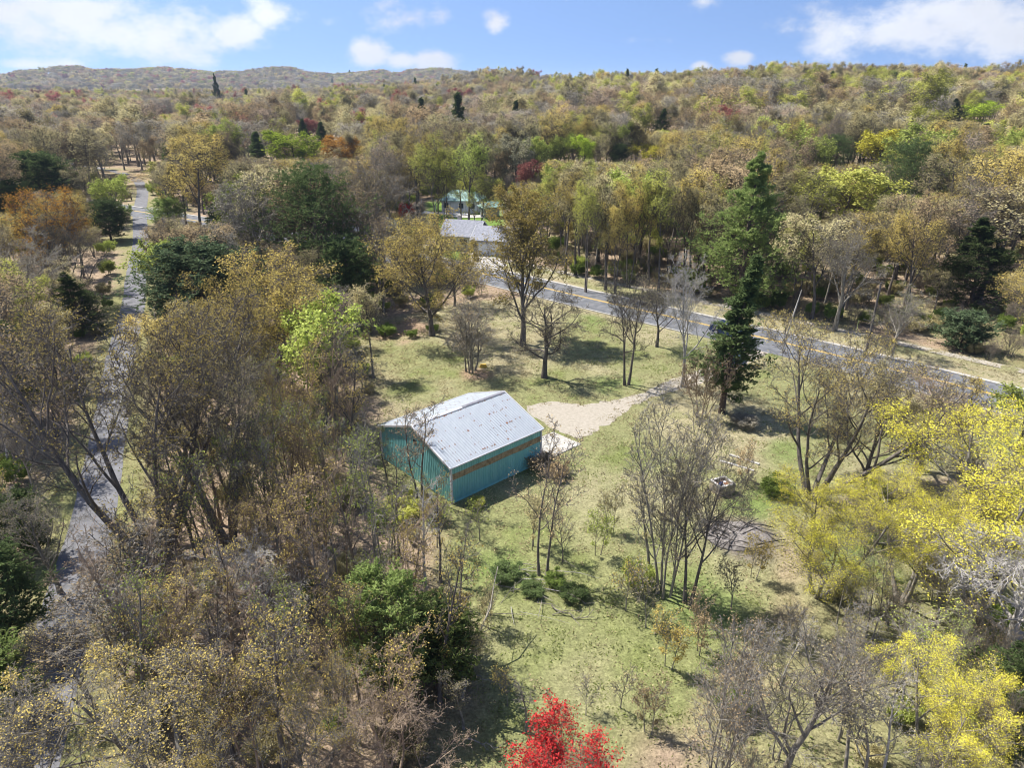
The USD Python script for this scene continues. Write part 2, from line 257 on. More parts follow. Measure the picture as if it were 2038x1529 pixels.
broadleaf('column_a', 14, 19., r=.24, cz=.58, cr=.24, ch=.44, limbs=18, limb_t=(.14, .96), limb_ang=(16, 40), limb_len=(.35, .6), n2=6, leaves=2, lsize=.16, lspread=.17, leaf_frac=.8, top_only=.2, n3=6, n4=5, n5=4, rmin=.013)
broadleaf('gnarl_a', 15, 12., r=.26, cz=.58, cr=.42, ch=.42, limbs=15, limb_t=(.27, .95), limb_ang=(40, 78), limb_len=(.45, .75), n2=7, wig=.24, trop=.04, leaves=1, lsize=.075, leaf_frac=.25, **near)
broadleaf('gnarl_b', 16, 13., stems=2, stem_ang=(5, 14), r=.2, cz=.60, cr=.38, ch=.40, limbs=9, limb_t=(.35, .95), limb_ang=(32, 65), limb_len=(.4, .65), n2=6, wig=.2, trop=.05, leaves=1, lsize=.075, leaf_frac=.3, **near)
broadleaf('bare_a', 17, 15., r=.19, cz=.62, cr=.30, ch=.42, limbs=11, limb_t=(.25, .97), limb_ang=(22, 48), limb_len=(.4, .65), n2=6, leaves=1, lsize=.075, leaf_frac=.3, **near)
broadleaf('slender_a', 18, 13., r=.12, cz=.70, cr=.17, ch=.34, limbs=11, limb_t=(.36, .98), limb_ang=(25, 50), limb_len=(.16, .34), n2=5, n3=4, n4=4, n5=2, rmin=.011, leaves=1, lsize=.095, leaf_frac=.5, wig=.16)
broadleaf('slender_b', 19, 12., stems=2, stem_ang=(2, 9), r=.11, cz=.68, cr=.21, ch=.36, limbs=9, limb_t=(.34, .98), limb_ang=(22, 48), limb_len=(.18, .36), n2=4, n3=4, n4=4, n5=2, rmin=.011, leaves=1, lsize=.095, leaf_frac=.5, wig=.16)
broadleaf('slender_c', 20, 14., r=.12, cz=.72, cr=.14, ch=.31, limbs=11, limb_t=(.42, .98), limb_ang=(28, 58), limb_len=(.13, .28), n2=5, n3=4, n4=3, n5=2, rmin=.011, leaves=0, wig=.18)
broadleaf('bloom_a', 21, 13., stems=3, stem_ang=(10, 28), r=.19, cz=.60, cr=.50, ch=.42, limbs=7, limb_t=(.3, .97), limb_ang=(28, 58), limb_len=(.4, .65), n2=6, n3=6, n4=5, n5=3, rmin=.011, leaves=4, lsize=.073, lspread=.16, leaf_frac=.95, top_only=.25, trop=.06)
broadleaf('redbud_a', 22, 12., stems=3, stem_ang=(4, 15), r=.14, cz=.6, cr=.36, ch=.44, limbs=8, limb_t=(.25, .98), limb_ang=(14, 38), limb_len=(.35, .6), n2=6, n3=6, n4=4, n5=3, rmin=.010, leaves=2, lsize=.125, lspread=.16, leaf_frac=.62)
broadleaf('sapling_a', 23, 6., stems=2, stem_ang=(3, 12), r=.045, cz=.62, cr=.26, ch=.40, limbs=9, limb_t=(.2, .98), limb_ang=(25, 50), limb_len=(.3, .5), n2=5, n3=4, n4=4, rmin=.009, leaves=2, lsize=.13, lspread=.12, leaf_frac=.5)
broadleaf('sapling_b', 24, 5., stems=1, r=.04, cz=.62, cr=.24, ch=.42, limbs=10, limb_t=(.2, .98), limb_ang=(25, 50), limb_len=(.3, .5), n2=5, n3=4, n4=4, rmin=.009, leaves=1, lsize=.11, lspread=.1, leaf_frac=.35)
broadleaf('shrub_a', 25, 4.5, stems=7, stem_ang=(6, 28), stem_top=.8, r=.035, cz=.6, cr=.42, ch=.45, limbs=8, limb_t=(.2, .98), limb_ang=(18, 42), limb_len=(.3, .5), n2=5, n3=4, n4=3, rmin=.008, leaves=1, lsize=.10, leaf_frac=.35)
broadleaf('shrub_b', 26, 2.6, stems=9, stem_ang=(8, 45), stem_top=.75, r=.02, cz=.5, cr=.5, ch=.5, limbs=6, limb_t=(.2, .98), limb_ang=(20, 50), limb_len=(.3, .5), n2=4, n3=3, n4=3, rmin=.007, leaves=3, lsize=.15, lspread=.14, leaf_frac=.9)
broadleaf('whip_a', 27, 9., stems=5, stem_ang=(2, 13), stem_top=.9, r=.06, cz=.62, cr=.24, ch=.42, limbs=10, limb_t=(.15, .98), limb_ang=(14, 34), limb_len=(.25, .45), n2=5, n3=4, n4=3, n5=3, rmin=.009, leaves=1, lsize=.075, leaf_frac=.3)
conifer('broad_pine', 36, 18., 'sweep', .30, 3, .30, .12, .40, .85, 5, 9, n3=3)
conifer('white_pine', 31, 20., 'pine', .30, 3, .32, .08, .37, .8, 5, 9, n3=3)
conifer('round_pine', 32, 12., 'round', .18, 3, .29, .10, .30, .55, 6, 7, n3=3)
conifer('loose_pine', 33, 17., 'pine', .24, 2, .36, .14, .17, .6, 5, 7, n3=2, gap=.25)
conifer('spruce', 34, 15., 'cone', .2, 3, .48, .05, .22, .6, 6, 6, .05, n3=0)
conifer('young_pine', 35, 4.5, 'round', .07, 2, .26, .06, .42, .35, 6, 6, n3=2)
# trees of the middle distance and of the far woods: fewer and broader twigs
mid = dict(n3=5, n4=4, n5=4, sides=(5, 4, 3), face=2.2)
broadleaf('mid_round', 41, 17., r=.21, cz=.66, cr=.29, ch=.33, limbs=9, limb_t=(.38, .95), limb_ang=(25, 55), limb_len=(.4, .65), n2=6, rmin=.022, leaves=2, lsize=.19, lspread=.26, leaf_frac=.9, top_only=.6, aspect=.5, leaf_along=.6, **mid)
broadleaf('mid_vase', 42, 18., stems=2, stem_ang=(3, 10), r=.19, cz=.66, cr=.27, ch=.34, limbs=8, limb_t=(.35, .97), limb_ang=(18, 42), limb_len=(.35, .55), n2=5, rmin=.022, leaves=2, lsize=.19, lspread=.26, leaf_frac=.9, top_only=.6, aspect=.5, leaf_along=.6, **mid)
broadleaf('mid_tall', 43, 19., r=.19, cz=.72, cr=.20, ch=.28, limbs=9, limb_t=(.48, .97), limb_ang=(25, 50), limb_len=(.25, .4), n2=6, rmin=.022, leaves=2, lsize=.19, lspread=.26, leaf_frac=.9, top_only=.6, aspect=.5, leaf_along=.6, **mid)
broadleaf('mid_bare', 44, 17., r=.2, cz=.64, cr=.27, ch=.35, limbs=10, limb_t=(.32, .95), limb_ang=(22, 50), limb_len=(.4, .6), n2=6, rmin=.022, leaves=1, lsize=.26, lspread=.2, leaf_frac=.4, top_only=.4, aspect=.3, leaf_along=1.2, **mid)
broadleaf('mid_leafy', 45, 15., r=.2, cz=.60, cr=.34, ch=.38, limbs=9, limb_t=(.25, .95), limb_ang=(25, 55), limb_len=(.45, .7), n2=6, rmin=.018, leaves=2, lsize=.30, lspread=.28, leaf_frac=.95, top_only=.3, n3=5, n4=4, n5=3, sides=(5, 4, 3), face=1.2)
far = dict(n3=4, n4=5, sides=(4, 3, 3), rmin=.04, aspect=.6, leaf_along=.3, face=3.0)
broadleaf('far_round', 51, 17., r=.22, cz=.64, cr=.31, ch=.35, limbs=7, limb_t=(.35, .95), limb_ang=(25, 55), limb_len=(.4, .65), n2=5, leaves=6, lsize=.34, lspread=.42, leaf_frac=1.0, top_only=.7, **far)
broadleaf('far_vase', 52, 18., stems=2, stem_ang=(3, 10), r=.2, cz=.64, cr=.29, ch=.36, limbs=6, limb_t=(.35, .97), limb_ang=(18, 42), limb_len=(.35, .55), n2=4, leaves=6, lsize=.34, lspread=.42, leaf_frac=1.0, top_only=.7, **far)
broadleaf('far_bare', 53, 17., r=.22, cz=.62, cr=.28, ch=.37, limbs=8, limb_t=(.3, .95), limb_ang=(22, 50), limb_len=(.4, .6), n2=5, leaves=4, lsize=.45, lspread=.4, leaf_frac=.85, top_only=.6, **{**far, 'aspect': .3})
conifer('far_pine', 54, 19., 'pine', .25, 2, .8, .15, .22, 1.1, 4, 4, n3=0, rmin=.04)

KINDS = '/World/tree_kinds'
stage.CreateClassPrim(KINDS)
made_kinds = {}
def kind_of(proto, bmat, lmat):
    if proto.startswith('mid') or proto in ('bloom_a', 'round_a', 'whip_a', 'redbud_a', 'shrub_b', 'gnarl_b'): bmat = {'mid_tall': 'bark_dark', 'mid_vase': 'bark_dark', 'mid_round': 'bark_dark', 'mid_leafy': 'bark_dark', 'round_a': 'bark_dark', 'redbud_a': 'bark_red', 'gnarl_b': 'bark_dark'}.get(proto, 'bark_grey')
    if proto in ('bare_a', 'gnarl_b', 'whip_a') or proto.startswith('slender'): lmat = {'leaf_grey': 'leaf_tan', 'leaf_pinkish': 'leaf_brown', 'leaf_olive': 'leaf_fresh', 'leaf_yellow': 'leaf_fresh'}.get(lmat, lmat)
    key = f'{proto}_{bmat}_{lmat}'
    if key not in made_kinds:
        path = f'{KINDS}/{key}'; UsdGeom.Xform.Define(stage, path)
        b, l, _, _ = PROTO[proto]
        usdkit.mesh(stage, f'{path}/trunk', b, MAT[bmat], True)
        if l is not None: usdkit.mesh(stage, f'{path}/crown', l, MAT[lmat])
        made_kinds[key] = path
    return made_kinds[key]

# ---------------------------------------------------------------- the lie of the land
def smooth(a, b, x): t = np.clip((x - a) / (b - a), 0, 1); return t * t * (3 - 2 * t)
def terrain(x, y):
    x, y = np.asarray(x, float), np.asarray(y, float); d = np.hypot(x, y); az = np.degrees(np.arctan2(x, np.maximum(y, 1e-3))); az = np.where(y <= 0, 90 * np.sign(x), az)
    p = np.stack([x / 170., y / 170., np.zeros_like(x)], -1); n = meshkit.fbm(p, 3, 5) - .5
    q = np.stack([x / 60., y / 60., np.zeros_like(x)], -1); n2 = meshkit.fbm(q, 2, 9) - .5
    right = smooth(-4, 12, az) * (smooth(140, 420, d) * 15 - smooth(520, 900, d) * 8) * (.82 + .18 * smooth(8, 22, az))
    roll = smooth(190, 420, d) * (n * 19 + n2 * 4) * (1 - smooth(1200, 1500, d))
    rise = smooth(250, 620, d) * 2.5 - smooth(1000, 1400, d) * 4
    hump = 15 * np.exp(-((az + 1.5) / 4.2) ** 2) * np.exp(-((d - 820) / 140.) ** 2) + 5 * np.exp(-((az + 9) / 6.) ** 2) * np.exp(-((d - 900) / 150.) ** 2)
    ridge = smooth(2050, 2750, d) * (44 + 62 * (meshkit.fbm(np.stack([az / 4.2, np.zeros_like(az), np.zeros_like(az)], -1), 3, 21) - .5) + 10 * (meshkit.fbm(np.stack([az / 2.0, d / 600, np.zeros_like(az)], -1), 2, 4) - .5)) * (1 - .8 * smooth(-6, 3, az))
    return right + roll + rise + hump + ridge

# centre lines measured on the ground
ROAD = np.array([(-190, 226), (-140, 198.5), (-110, 181), (-87.1, 166.8), (-67.3, 154.1), (-45, 139.5), (-25, 125.3), (-6.3, 110.6), (9.9, 96.2), (33.3, 75.6), (46.3, 62.9), (62, 47), (84, 24), (110, -4)])
TRAIL = np.array([(-175, 282), (-150, 260), (-134, 248), (-122, 234), (-110, 216), (-99, 195), (-90.8, 177), (-84.5, 163.5), (-77, 148), (-68, 129.5), (-58.2, 107.5), (-51, 92), (-43.5, 74), (-36.5, 58.5), (-31.2, 46.5), (-28.2, 39.5), (-25.6, 32.5), (-23.2, 26.5), (-19, 15), (-14, 2)])
def resample(pts, step):
    from scipy.interpolate import CubicSpline
    t = np.r_[0, np.cumsum(np.linalg.norm(np.diff(pts, axis=0), axis=1))]; c = CubicSpline(t, pts); return c(np.linspace(0, t[-1], int(t[-1] / step)))
road_c, trail_c = resample(ROAD, 1.5), resample(TRAIL, 1.2)
def normals2(c): t = unit(np.gradient(c, axis=0)); return np.stack([-t[:, 1], t[:, 0]], 1)     # to the left of travel
road_n, trail_n = normals2(road_c), normals2(trail_c)
def fix_up(m):
    v, f = np.asarray(m[0], float), np.asarray(m[1]); n = np.cross(v[f[:, 1]] - v[f[:, 0]], v[f[:, 2]] - v[f[:, 0]]); return v, np.where((n[:, 2] < 0)[:, None], f[:, ::-1], f)
def strip(c, n, a, b, z, wob=0.0, seed=0, cols=2):
    w = wob * (meshkit.fbm(np.stack([np.arange(len(c)) * .35, np.zeros(len(c)), np.zeros(len(c))], -1), 3, seed) - .5) * 2 if wob else 0
    offs = np.linspace(a, b, cols); rows = []
    for k, o in enumerate(offs):
        e = w * (-1 if k == 0 else 1 if k == cols - 1 else 0); q = c + n * (o + e)[:, None] if np.ndim(e) else c + n * o
        rows.append(np.c_[q, terrain(q[:, 0], q[:, 1]) + z])
    v = np.stack(rows, 1).reshape(-1, 3); i = np.arange(len(c) - 1)[:, None] * cols + np.arange(cols - 1)[None]; i = i.ravel()
    return fix_up((v, np.vstack([np.c_[i, i + cols, i + cols + 1], np.c_[i, i + cols + 1, i + 1]])))
def px_poly(pts): return Polygon([tuple(P(*p)[:2]) for p in pts])
drive_poly = px_poly([(1047, 808), (1100, 799), (1160, 806), (1230, 795), (1280, 781), (1340, 754), (1376, 742), (1430, 722), (1462, 704), (1478, 686), (1540, 700), (1512, 712), (1484, 728), (1420, 757), (1370, 771), (1310, 787), (1262, 806), (1228, 834), (1200, 852), (1172, 868), (1150, 873), (1115, 861), (1080, 842), (1058, 826)])
lawn_poly = px_poly([(740, 640), (930, 600), (1120, 590), (1330, 640), (1480, 700), (1700, 745), (2038, 850), (2300, 960), (2038, 930), (1640, 1010), (1560, 1090), (1540, 1240), (1420, 1400), (1200, 1560), (960, 1560), (930, 1340), (905, 1200), (880, 1070), (745, 900), (770, 740)])
grass_poly = px_poly([(1500, 950), (1640, 1000), (2038, 930), (2300, 1000), (2300, 1700), (1350, 1700), (1420, 1400), (1540, 1240), (1560, 1090)])
yard_poly = px_poly([(840, 400), (1000, 395), (1010, 470), (990, 540), (880, 525), (870, 460)])
verge_poly = Polygon(np.vstack([road_c[95:] + road_n[95:] * 3.4, (road_c[95:] + road_n[95:] * 10)[::-1]])).buffer(0)
road_poly = LineString(road_c).buffer(5.6); trail_poly = LineString(trail_c).buffer(2.9)
GU, GV = 42.5, 132.5                                            # the shed's long and short axes
A0 = P(900, 1003); SL, SW, EAVE, RIDGE = 8.85, 8.9, 3.02, 4.66
eu, ev = np.array([math.cos(math.radians(GU)), math.sin(math.radians(GU))]), np.array([math.cos(math.radians(GV)), math.sin(math.radians(GV))])
shed_poly = Polygon([A0[:2] + eu * a + ev * b for a, b in ((-.6, -.6), (SL + .6, -.6), (SL + .6, SW + .6), (-.6, SW + .6))])
ash_c = P(1470, 1068)[:2]; dirt_poly = Point(*ash_c).buffer(2.6)

# ---------------------------------------------------------------- ground: one sheet to the horizon
def axis_(lo, hi, step, far_lo, far_hi, k=1.065):
    a = list(np.arange(lo, hi + step / 2, step)); s = step; x = hi
    while x < far_hi: s *= k; x += s; a.append(x)
    s = step; x = lo
    while x > far_lo: s *= k; x -= s; a.insert(0, x)
    return np.array(a)
gx, gy = axis_(-45, 62, .55, -5200, 5200), axis_(19, 116, .55, -600, 5600)
GX, GY = np.meshgrid(gx, gy, indexing='xy'); gz = terrain(GX, GY)
flat_xy = np.stack([GX.ravel(), GY.ravel()], 1)
def mask(poly, soft):
    """1 inside, 0 outside, soft rim, with an uneven edge."""
    from shapely import distance, points
    out = np.zeros(len(flat_xy)); x0, y0, x1, y1 = poly.bounds; near_ = (flat_xy[:, 0] > x0 - 8) & (flat_xy[:, 0] < x1 + 8) & (flat_xy[:, 1] > y0 - 8) & (flat_xy[:, 1] < y1 + 8)
    q = flat_xy[near_]; pp = points(q); inside = contains_xy(poly, q[:, 0], q[:, 1]); dd = distance(pp, poly.boundary); sd = np.where(inside, dd, -dd)
    sd = sd + (meshkit.fbm(np.c_[q * .45, np.zeros(len(q))], 3, 3) - .5) * soft * 2.2
    out[near_] = smooth(-soft, soft, sd); return out
def nz(s, seed, o=4): return meshkit.fbm(np.c_[flat_xy * s, np.zeros(len(flat_xy))], o, seed)
litter = np.array([.33, .25, .175]); moss = np.array([.21, .205, .09]); dry = np.array([.325, .29, .175]); green = np.array([.185, .208, .075]); bright = np.array([.15, .235, .05]); sand = np.array([.46, .40, .32]); ashc = np.array([.17, .145, .13])
lerp = lambda a, b, t: a + (b - a) * t[:, None]
col = lerp(np.tile(litter, (len(flat_xy), 1)), np.tile(moss, (len(flat_xy), 1)), smooth(.5, .72, nz(.09, 31)) * .8)
lawn = lerp(np.tile(dry, (len(flat_xy), 1)), np.tile(green, (len(flat_xy), 1)), np.clip(smooth(.40, .63, nz(.11, 7)) * .66 + smooth(.55, .75, nz(.5, 8)) * .35, 0, 1))
nearness = smooth(52, 36, flat_xy[:, 1])
lawn = lerp(lawn, np.tile(green * 1.15, (len(flat_xy), 1)), nearness * .4)
lm = np.maximum(mask(lawn_poly, 1.6), mask(grass_poly, 2.0) * .75); col = lerp(col, lawn, lm)
col = lerp(col, lerp(np.tile(dry, (len(flat_xy), 1)), np.tile(green, (len(flat_xy), 1)), smooth(.5, .7, nz(.2, 12)) * .5), np.maximum(mask(verge_poly, 1.0), 0))
col = lerp(col, np.tile((green * 1.2 + moss) * .5, (len(flat_xy), 1)), mask(trail_poly.buffer(.1), .7) * .7)
for q, r in (((1210, 760), 3.6), ((1180, 640), 3.), ((1700, 1100), 5.), ((1530, 990), 2.5), ((1480, 1010), 2.), ((1400, 1190), 3.5), ((1560, 905), 3.), ((1540, 708), 1.8), ((1000, 1120), 3.)):
    c = P(*q)[:2]; col = lerp(col, np.tile(green * [.9, 1.05, .9], (len(flat_xy), 1)), .8 * smooth(r, r * .3, np.hypot(*(flat_xy - c).T) + (nz(.4, 15) - .5) * r * 1.3))
col = lerp(col, np.tile(bright, (len(flat_xy), 1)), mask(yard_poly, 1.5))
for q, r in (((800, 655), 5.), ((950, 742), 2.2)):                  # leaf-covered ground left of the lawn
    c = P(*q)[:2]; col = lerp(col, np.tile(litter * [1.05, .95, .95], (len(flat_xy), 1)), .9 * smooth(r, r * .5, np.hypot(*(flat_xy - c).T) + (nz(.4, 16) - .5) * r))
col = lerp(col, np.tile(ashc, (len(flat_xy), 1)), mask(dirt_poly, 1.0) * .9)
hard = np.maximum(mask(road_poly.buffer(1), .6), np.maximum(mask(trail_poly.buffer(.3), .5), np.maximum(mask(drive_poly.buffer(.8), .5), mask(shed_poly.buffer(1.5), .5))))
bumps = ((nz(.55, 41, 3) - .5) * .22 + (nz(1.5, 42, 2) - .5) * .10) * (1 - hard) * smooth(260, 120, np.hypot(*flat_xy.T))
gv = np.c_[flat_xy, gz.ravel() + bumps - .02 * (1 - hard)]; w, h_ = len(gx), len(gy)
i = (np.arange(h_ - 1)[:, None] * w + np.arange(w - 1)[None]).ravel(); gf = np.vstack([np.c_[i, i + 1, i + w + 1], np.c_[i, i + w + 1, i + w]])
mat('ground', {'g': ('geometry', {}), 'a': ('attribute', dict(attribute='tone')), 'n1': ('noise_texture', dict(scale=1.9, detail=9.0, roughness=.75)), 'n2': ('noise_texture', dict(scale=6.5, detail=5.0, roughness=.75)), 'n3': ('voronoi_texture', dict(scale=5.0)),
    'm1': ('map_range', dict(from_min=.3, from_max=.7, to_min=.62, to_max=1.34)), 'm2': ('map_range', dict(from_min=.3, from_max=.7, to_min=.55, to_max=1.45)), 'x': ('math', dict(math_type='multiply')), 'mm': ('mix_color', dict(blend_type='multiply', fac=1.0, use_clamp=False)),
    'w': ('map_range', dict(from_min=.62, from_max=.74, to_min=0.0, to_max=.55, clamp=True)), 'mw': ('mix_color', dict(b=(.40, .30, .21))), 'b': ('bump', dict(strength=.8, distance=.12)), 'p': ('principled_bsdf', dict(roughness=.95, specular_ior_level=.1))},
    [('g.position', 'n1.vector'), ('g.position', 'n2.vector'), ('n1.fac', 'm1.value'), ('n2.fac', 'm2.value'), ('m1.result', 'x.value1'), ('m2.result', 'x.value2'), ('a.color', 'mm.a'), ('x.value', 'mm.b'), ('n2.fac', 'w.value'), ('w.result', 'mw.fac'), ('mm.result', 'mw.a'), ('mw.result', 'p.base_color'), ('n2.fac', 'b.height'), ('b.normal', 'p.normal')], 'p.BSDF')
col *= .88
ground = usdkit.mesh(stage, '/World/ground', (gv, gf), MAT['ground'], True)
UsdGeom.PrimvarsAPI(ground).CreatePrimvar('tone', Sdf.ValueTypeNames.Color3fArray, 'vertex').Set(Vt.Vec3fArray.FromNumpy(col.astype(np.float32)))
meta(ground.GetPrim(), kind='structure')

# ---------------------------------------------------------------- road, trail, drive
plain('asphalt', (.085, .09, .10), (.16, .165, .178), .9, .85, .15, detail=9.0); plain('asphalt_path', (.10, .10, .108), (.165, .165, .176), 1.1, .85, .15, detail=9.0)
plain('yellow_paint', (.30, .20, .06), (.62, .41, .07), 9., .7, lo=.3, hi=.5); plain('white_paint', (.6, .6, .58), (.75, .75, .73), 5., .6)
plain('concrete', (.30, .285, .26), (.42, .405, .375), 2.2, .9, .2, detail=9.0); plain('gravel', (.23, .205, .165), (.375, .34, .285), 3.5, .95, .5, detail=12.0, lo=.2, hi=.75)
meta(usdkit.mesh(stage, '/World/road', strip(road_c, road_n, -4.4, 3.1, .015, cols=4), MAT['asphalt'], True).GetPrim(), kind='structure')
meta(usdkit.mesh(stage, '/World/trail', strip(trail_c, trail_n, -1.42, 1.42, .012, .10, 3, cols=3), MAT['asphalt_path'], True).GetPrim(), kind='structure')
for o in (-.20, .06): part('/World/road', 'centre_line', strip(road_c, road_n, o, o + .14, .021), 'yellow_paint')
pass
def kerb(a, b, hgt, r0, r1):
    c, n = road_c[r0:r1], road_n[r0:r1]
    prof = [(a, -.1), (a, hgt - .02), (a + .03, hgt), (b - .03, hgt), (b, hgt - .02), (b, -.1)]
    v = np.stack([np.c_[c + n * o, terrain(*(c + n * o).T) + z] for o, z in prof], 1).reshape(-1, 3); k = len(prof); i = (np.arange(len(c) - 1)[:, None] * k + np.arange(k - 1)[None]).ravel()
    return v, np.vstack([np.c_[i, i + 1, i + k + 1], np.c_[i, i + k + 1, i + k]])
dc = int(np.argmin(np.hypot(*(road_c - P(1500, 668)[:2]).T))); tc_ = int(np.argmin(np.hypot(*(road_c - np.array([-84.5, 163.5])).T)))
for a, b, r0, r1 in ((3.1, 3.62, 0, tc_ - 3), (3.1, 3.62, tc_ + 2, len(road_c)), (-4.62, -4.4, 0, tc_ - 2), (-4.62, -4.4, tc_ + 3, dc - 3), (-4.62, -4.4, dc + 5, len(road_c))):
    part('/World/road', 'kerb', kerb(a, b, .12, r0, r1), 'concrete')
for q in (tc_ - 1,):                                               # pale slabs where the trail meets the road
    for s in (4.2, -5.6):
        c = road_c[q + (1 if s < 0 else -1)] + road_n[q] * s; a = math.degrees(math.atan2(*(road_c[q + 1] - road_c[q])[::-1])); v, f = rbx(-2.2, 2.2, -.75, .75, -.1, .03)
        part('/World/trail', 'ramp_slab', (rot2(v, a, (c[0], c[1], float(terrain(*c)))), f), 'concrete')
plain('old_pavement', (.26, .235, .195), (.36, .33, .28), 1.3, .95, .2, detail=9.0)
sw_c = (road_c + road_n * 9.0)[100:]
meta(usdkit.mesh(stage, '/World/pavement', strip(sw_c, normals2(sw_c), -.7, .7, .012, .08, 5, cols=2), MAT['old_pavement'], True).GetPrim(), kind='structure')
def sheet(poly, z, step=.5, jitter=.12, seed=1):
    rng = np.random.default_rng(seed); ring = np.array(poly.exterior.segmentize(step).coords)[:-1]; ring = ring + rng.normal(0, jitter, ring.shape)
    v, f = trimesh.creation.triangulate_polygon(Polygon(ring).buffer(0), engine='earcut'); return np.c_[v, np.full(len(v), z)], f
meta(usdkit.mesh(stage, '/World/gravel_drive', fix_up(sheet(drive_poly, .007)), MAT['gravel']).GetPrim(), kind='structure')

# ---------------------------------------------------------------- the teal shed
mat('teal_metal', {'g': ('geometry', {}), 'mp': ('mapping', dict(scale=(1.5, 1.5, .35))), 'n': ('noise_texture', dict(scale=1.6, detail=7.0, roughness=.65)), 'r': ('rgb_ramp', dict(ramp=[(0, (.115, .335, .34)), (.35, (.145, .40, .40)), (.62, (.20, .46, .455)), (1, (.28, .53, .515))])), 'oi': ('object_info', {}), 'mr': ('map_range', dict(to_min=.9, to_max=1.1)), 'mm': ('mix_color', dict(blend_type='multiply', fac=1.0, use_clamp=False)), 'p': ('principled_bsdf', dict(roughness=.5, specular_ior_level=.4))},
    [('g.position', 'mp.vector'), ('mp.vector', 'n.vector'), ('n.fac', 'r.fac'), ('oi.random', 'mr.value'), ('r.color', 'mm.a'), ('mr.result', 'mm.b'), ('mm.result', 'p.base_color')], 'p.BSDF')
mat('roof_metal', {'g': ('geometry', {}), 'mp': ('mapping', dict(rotation=(0, 0, -math.radians(GU)), scale=(.8, .25, .25))), 'n': ('noise_texture', dict(scale=4.0, detail=8.0, roughness=.7)), 'r': ('rgb_ramp', dict(ramp=[(0, (.285, .31, .345)), (.4, (.315, .345, .38)), (.6, (.345, .375, .41)), (1, (.38, .41, .44))])), 'p': ('principled_bsdf', dict(roughness=.48, metallic=.25, specular_ior_level=.5))},
    [('g.position', 'mp.vector'), ('mp.vector', 'n.vector'), ('n.fac', 'r.fac'), ('r.color', 'p.base_color')], 'p.BSDF')
plain('trim_white', (.46, .46, .48), (.58, .58, .60), 2., .5); plain('trim_grey', (.2, .2, .22), (.32, .32, .34), 2., .5, metal=.3); plain('rust', (.13, .06, .033), (.25, .13, .075), 14., .95); plain('tan_panel', (.20, .145, .085), (.37, .29, .18), 3.2, .75, detail=8.0); plain('sill_board', (.10, .08, .06), (.18, .15, .12), 3.)
plain('dark_opening', (.012, .012, .012), (.02, .02, .02), 2.)
SH = thing('shed', 'teal metal pole shed with rust-spotted grey gable roof in the clearing', 'shed', A0, GU)
def ribbed(x0, x1, zb, zt, pitch=.225, depth=.022):
    """A ribbed sheet in the xz plane bulging to -y; zt(x) is its upper edge."""
    xs, d = [x0], [0.0]; x = x0 + pitch * .3
    while x + .09 < x1:
        for dx, dd in ((0, 0), (.022, 1), (.062, 1), (.084, 0)): xs.append(x + dx); d.append(dd * depth)
        x += pitch
    xs.append(x1); d.append(0.0); xs, d = np.array(xs), np.array(d); n = len(xs); zt_ = np.array([zt(x) for x in xs]); zb_ = np.array([zb(x) for x in xs])
    v = np.vstack([np.c_[xs, -d - .012, zb_], np.c_[xs, -d - .012, zt_], np.c_[xs, np.zeros(n), zb_], np.c_[xs, np.zeros(n), zt_]]); i = np.arange(n - 1)
    f = [np.c_[i, i + 1, i + n + 1], np.c_[i, i + n + 1, i + n], np.c_[i + n, i + n + 1, i + 3 * n + 1], np.c_[i + n, i + 3 * n + 1, i + 3 * n], np.c_[i + 2 * n, i + 3 * n + 1, i + 2 * n + 1], np.c_[i + 2 * n, i + 3 * n, i + 3 * n + 1], np.c_[i, i + 2 * n + 1, i + 1], np.c_[i, i + 2 * n, i + 2 * n + 1]]
    return v, np.vstack(f)
inner = [bx(.03, SL - .03, .03, SW - .03, 0, EAVE - .06)]; part(SH, 'wall_core', cat_mesh(inner), 'sill_board')
npan = 10; pw = SL / npan
sag = lambda x: .035 * math.sin(x / SL * math.pi) + .02 * math.sin(x * 2.1)
for k in range(npan):
    x0, x1 = k * pw + .003, (k + 1) * pw - .003
    part(SH, 'wall_panel', ribbed(x0, x1, lambda x: .16, lambda x: 1.885 - sag(x)), 'teal_metal')
    part(SH, 'wall_panel', ribbed(x0, x1, lambda x: 2.385 - sag(x) * .6, lambda x: EAVE - .03), 'teal_metal')
    part(SH, 'skylight_panel', ribbed(x0, x1, lambda x: 1.895 - sag(x), lambda x: 2.375 - sag(x) * .6, depth=.012), 'tan_panel', label='weathered tan translucent strip panel' if k == 0 else None)
part(SH, 'skirt_board', rbx(0, SL, -.035, .02, -.05, .155, .008), 'teal_metal')
def back(m, flip):    # onto the far long wall
    v, f = m; v = v.copy(); v[:, 0] = SL - v[:, 0]; v[:, 1] = SW - v[:, 1]; return v, f
for k in range(npan): part(SH, 'wall_panel', back(ribbed(k * pw + .003, (k + 1) * pw - .003, lambda x: .05, lambda x: EAVE - .03), 1), 'teal_metal')
gable = lambda y: EAVE - .02 + (RIDGE - EAVE) * (1 - abs(y - SW / 2) / (SW / 2)) - .05
for side in (0, 1):
    for k in range(npan):
        w_ = SW / npan; v, f = ribbed(k * w_ + .003, (k + 1) * w_ - .003, lambda y: .05, gable)
        # the sheet's x runs along the shed's width; its outer face looks along -u at the near end, +u at the far end
        v = np.c_[v[:, 1], SW - v[:, 0], v[:, 2]] if side == 0 else np.c_[SL - v[:, 1], v[:, 0], v[:, 2]]
        part(SH, 'wall_panel', (v, f), 'teal_metal')
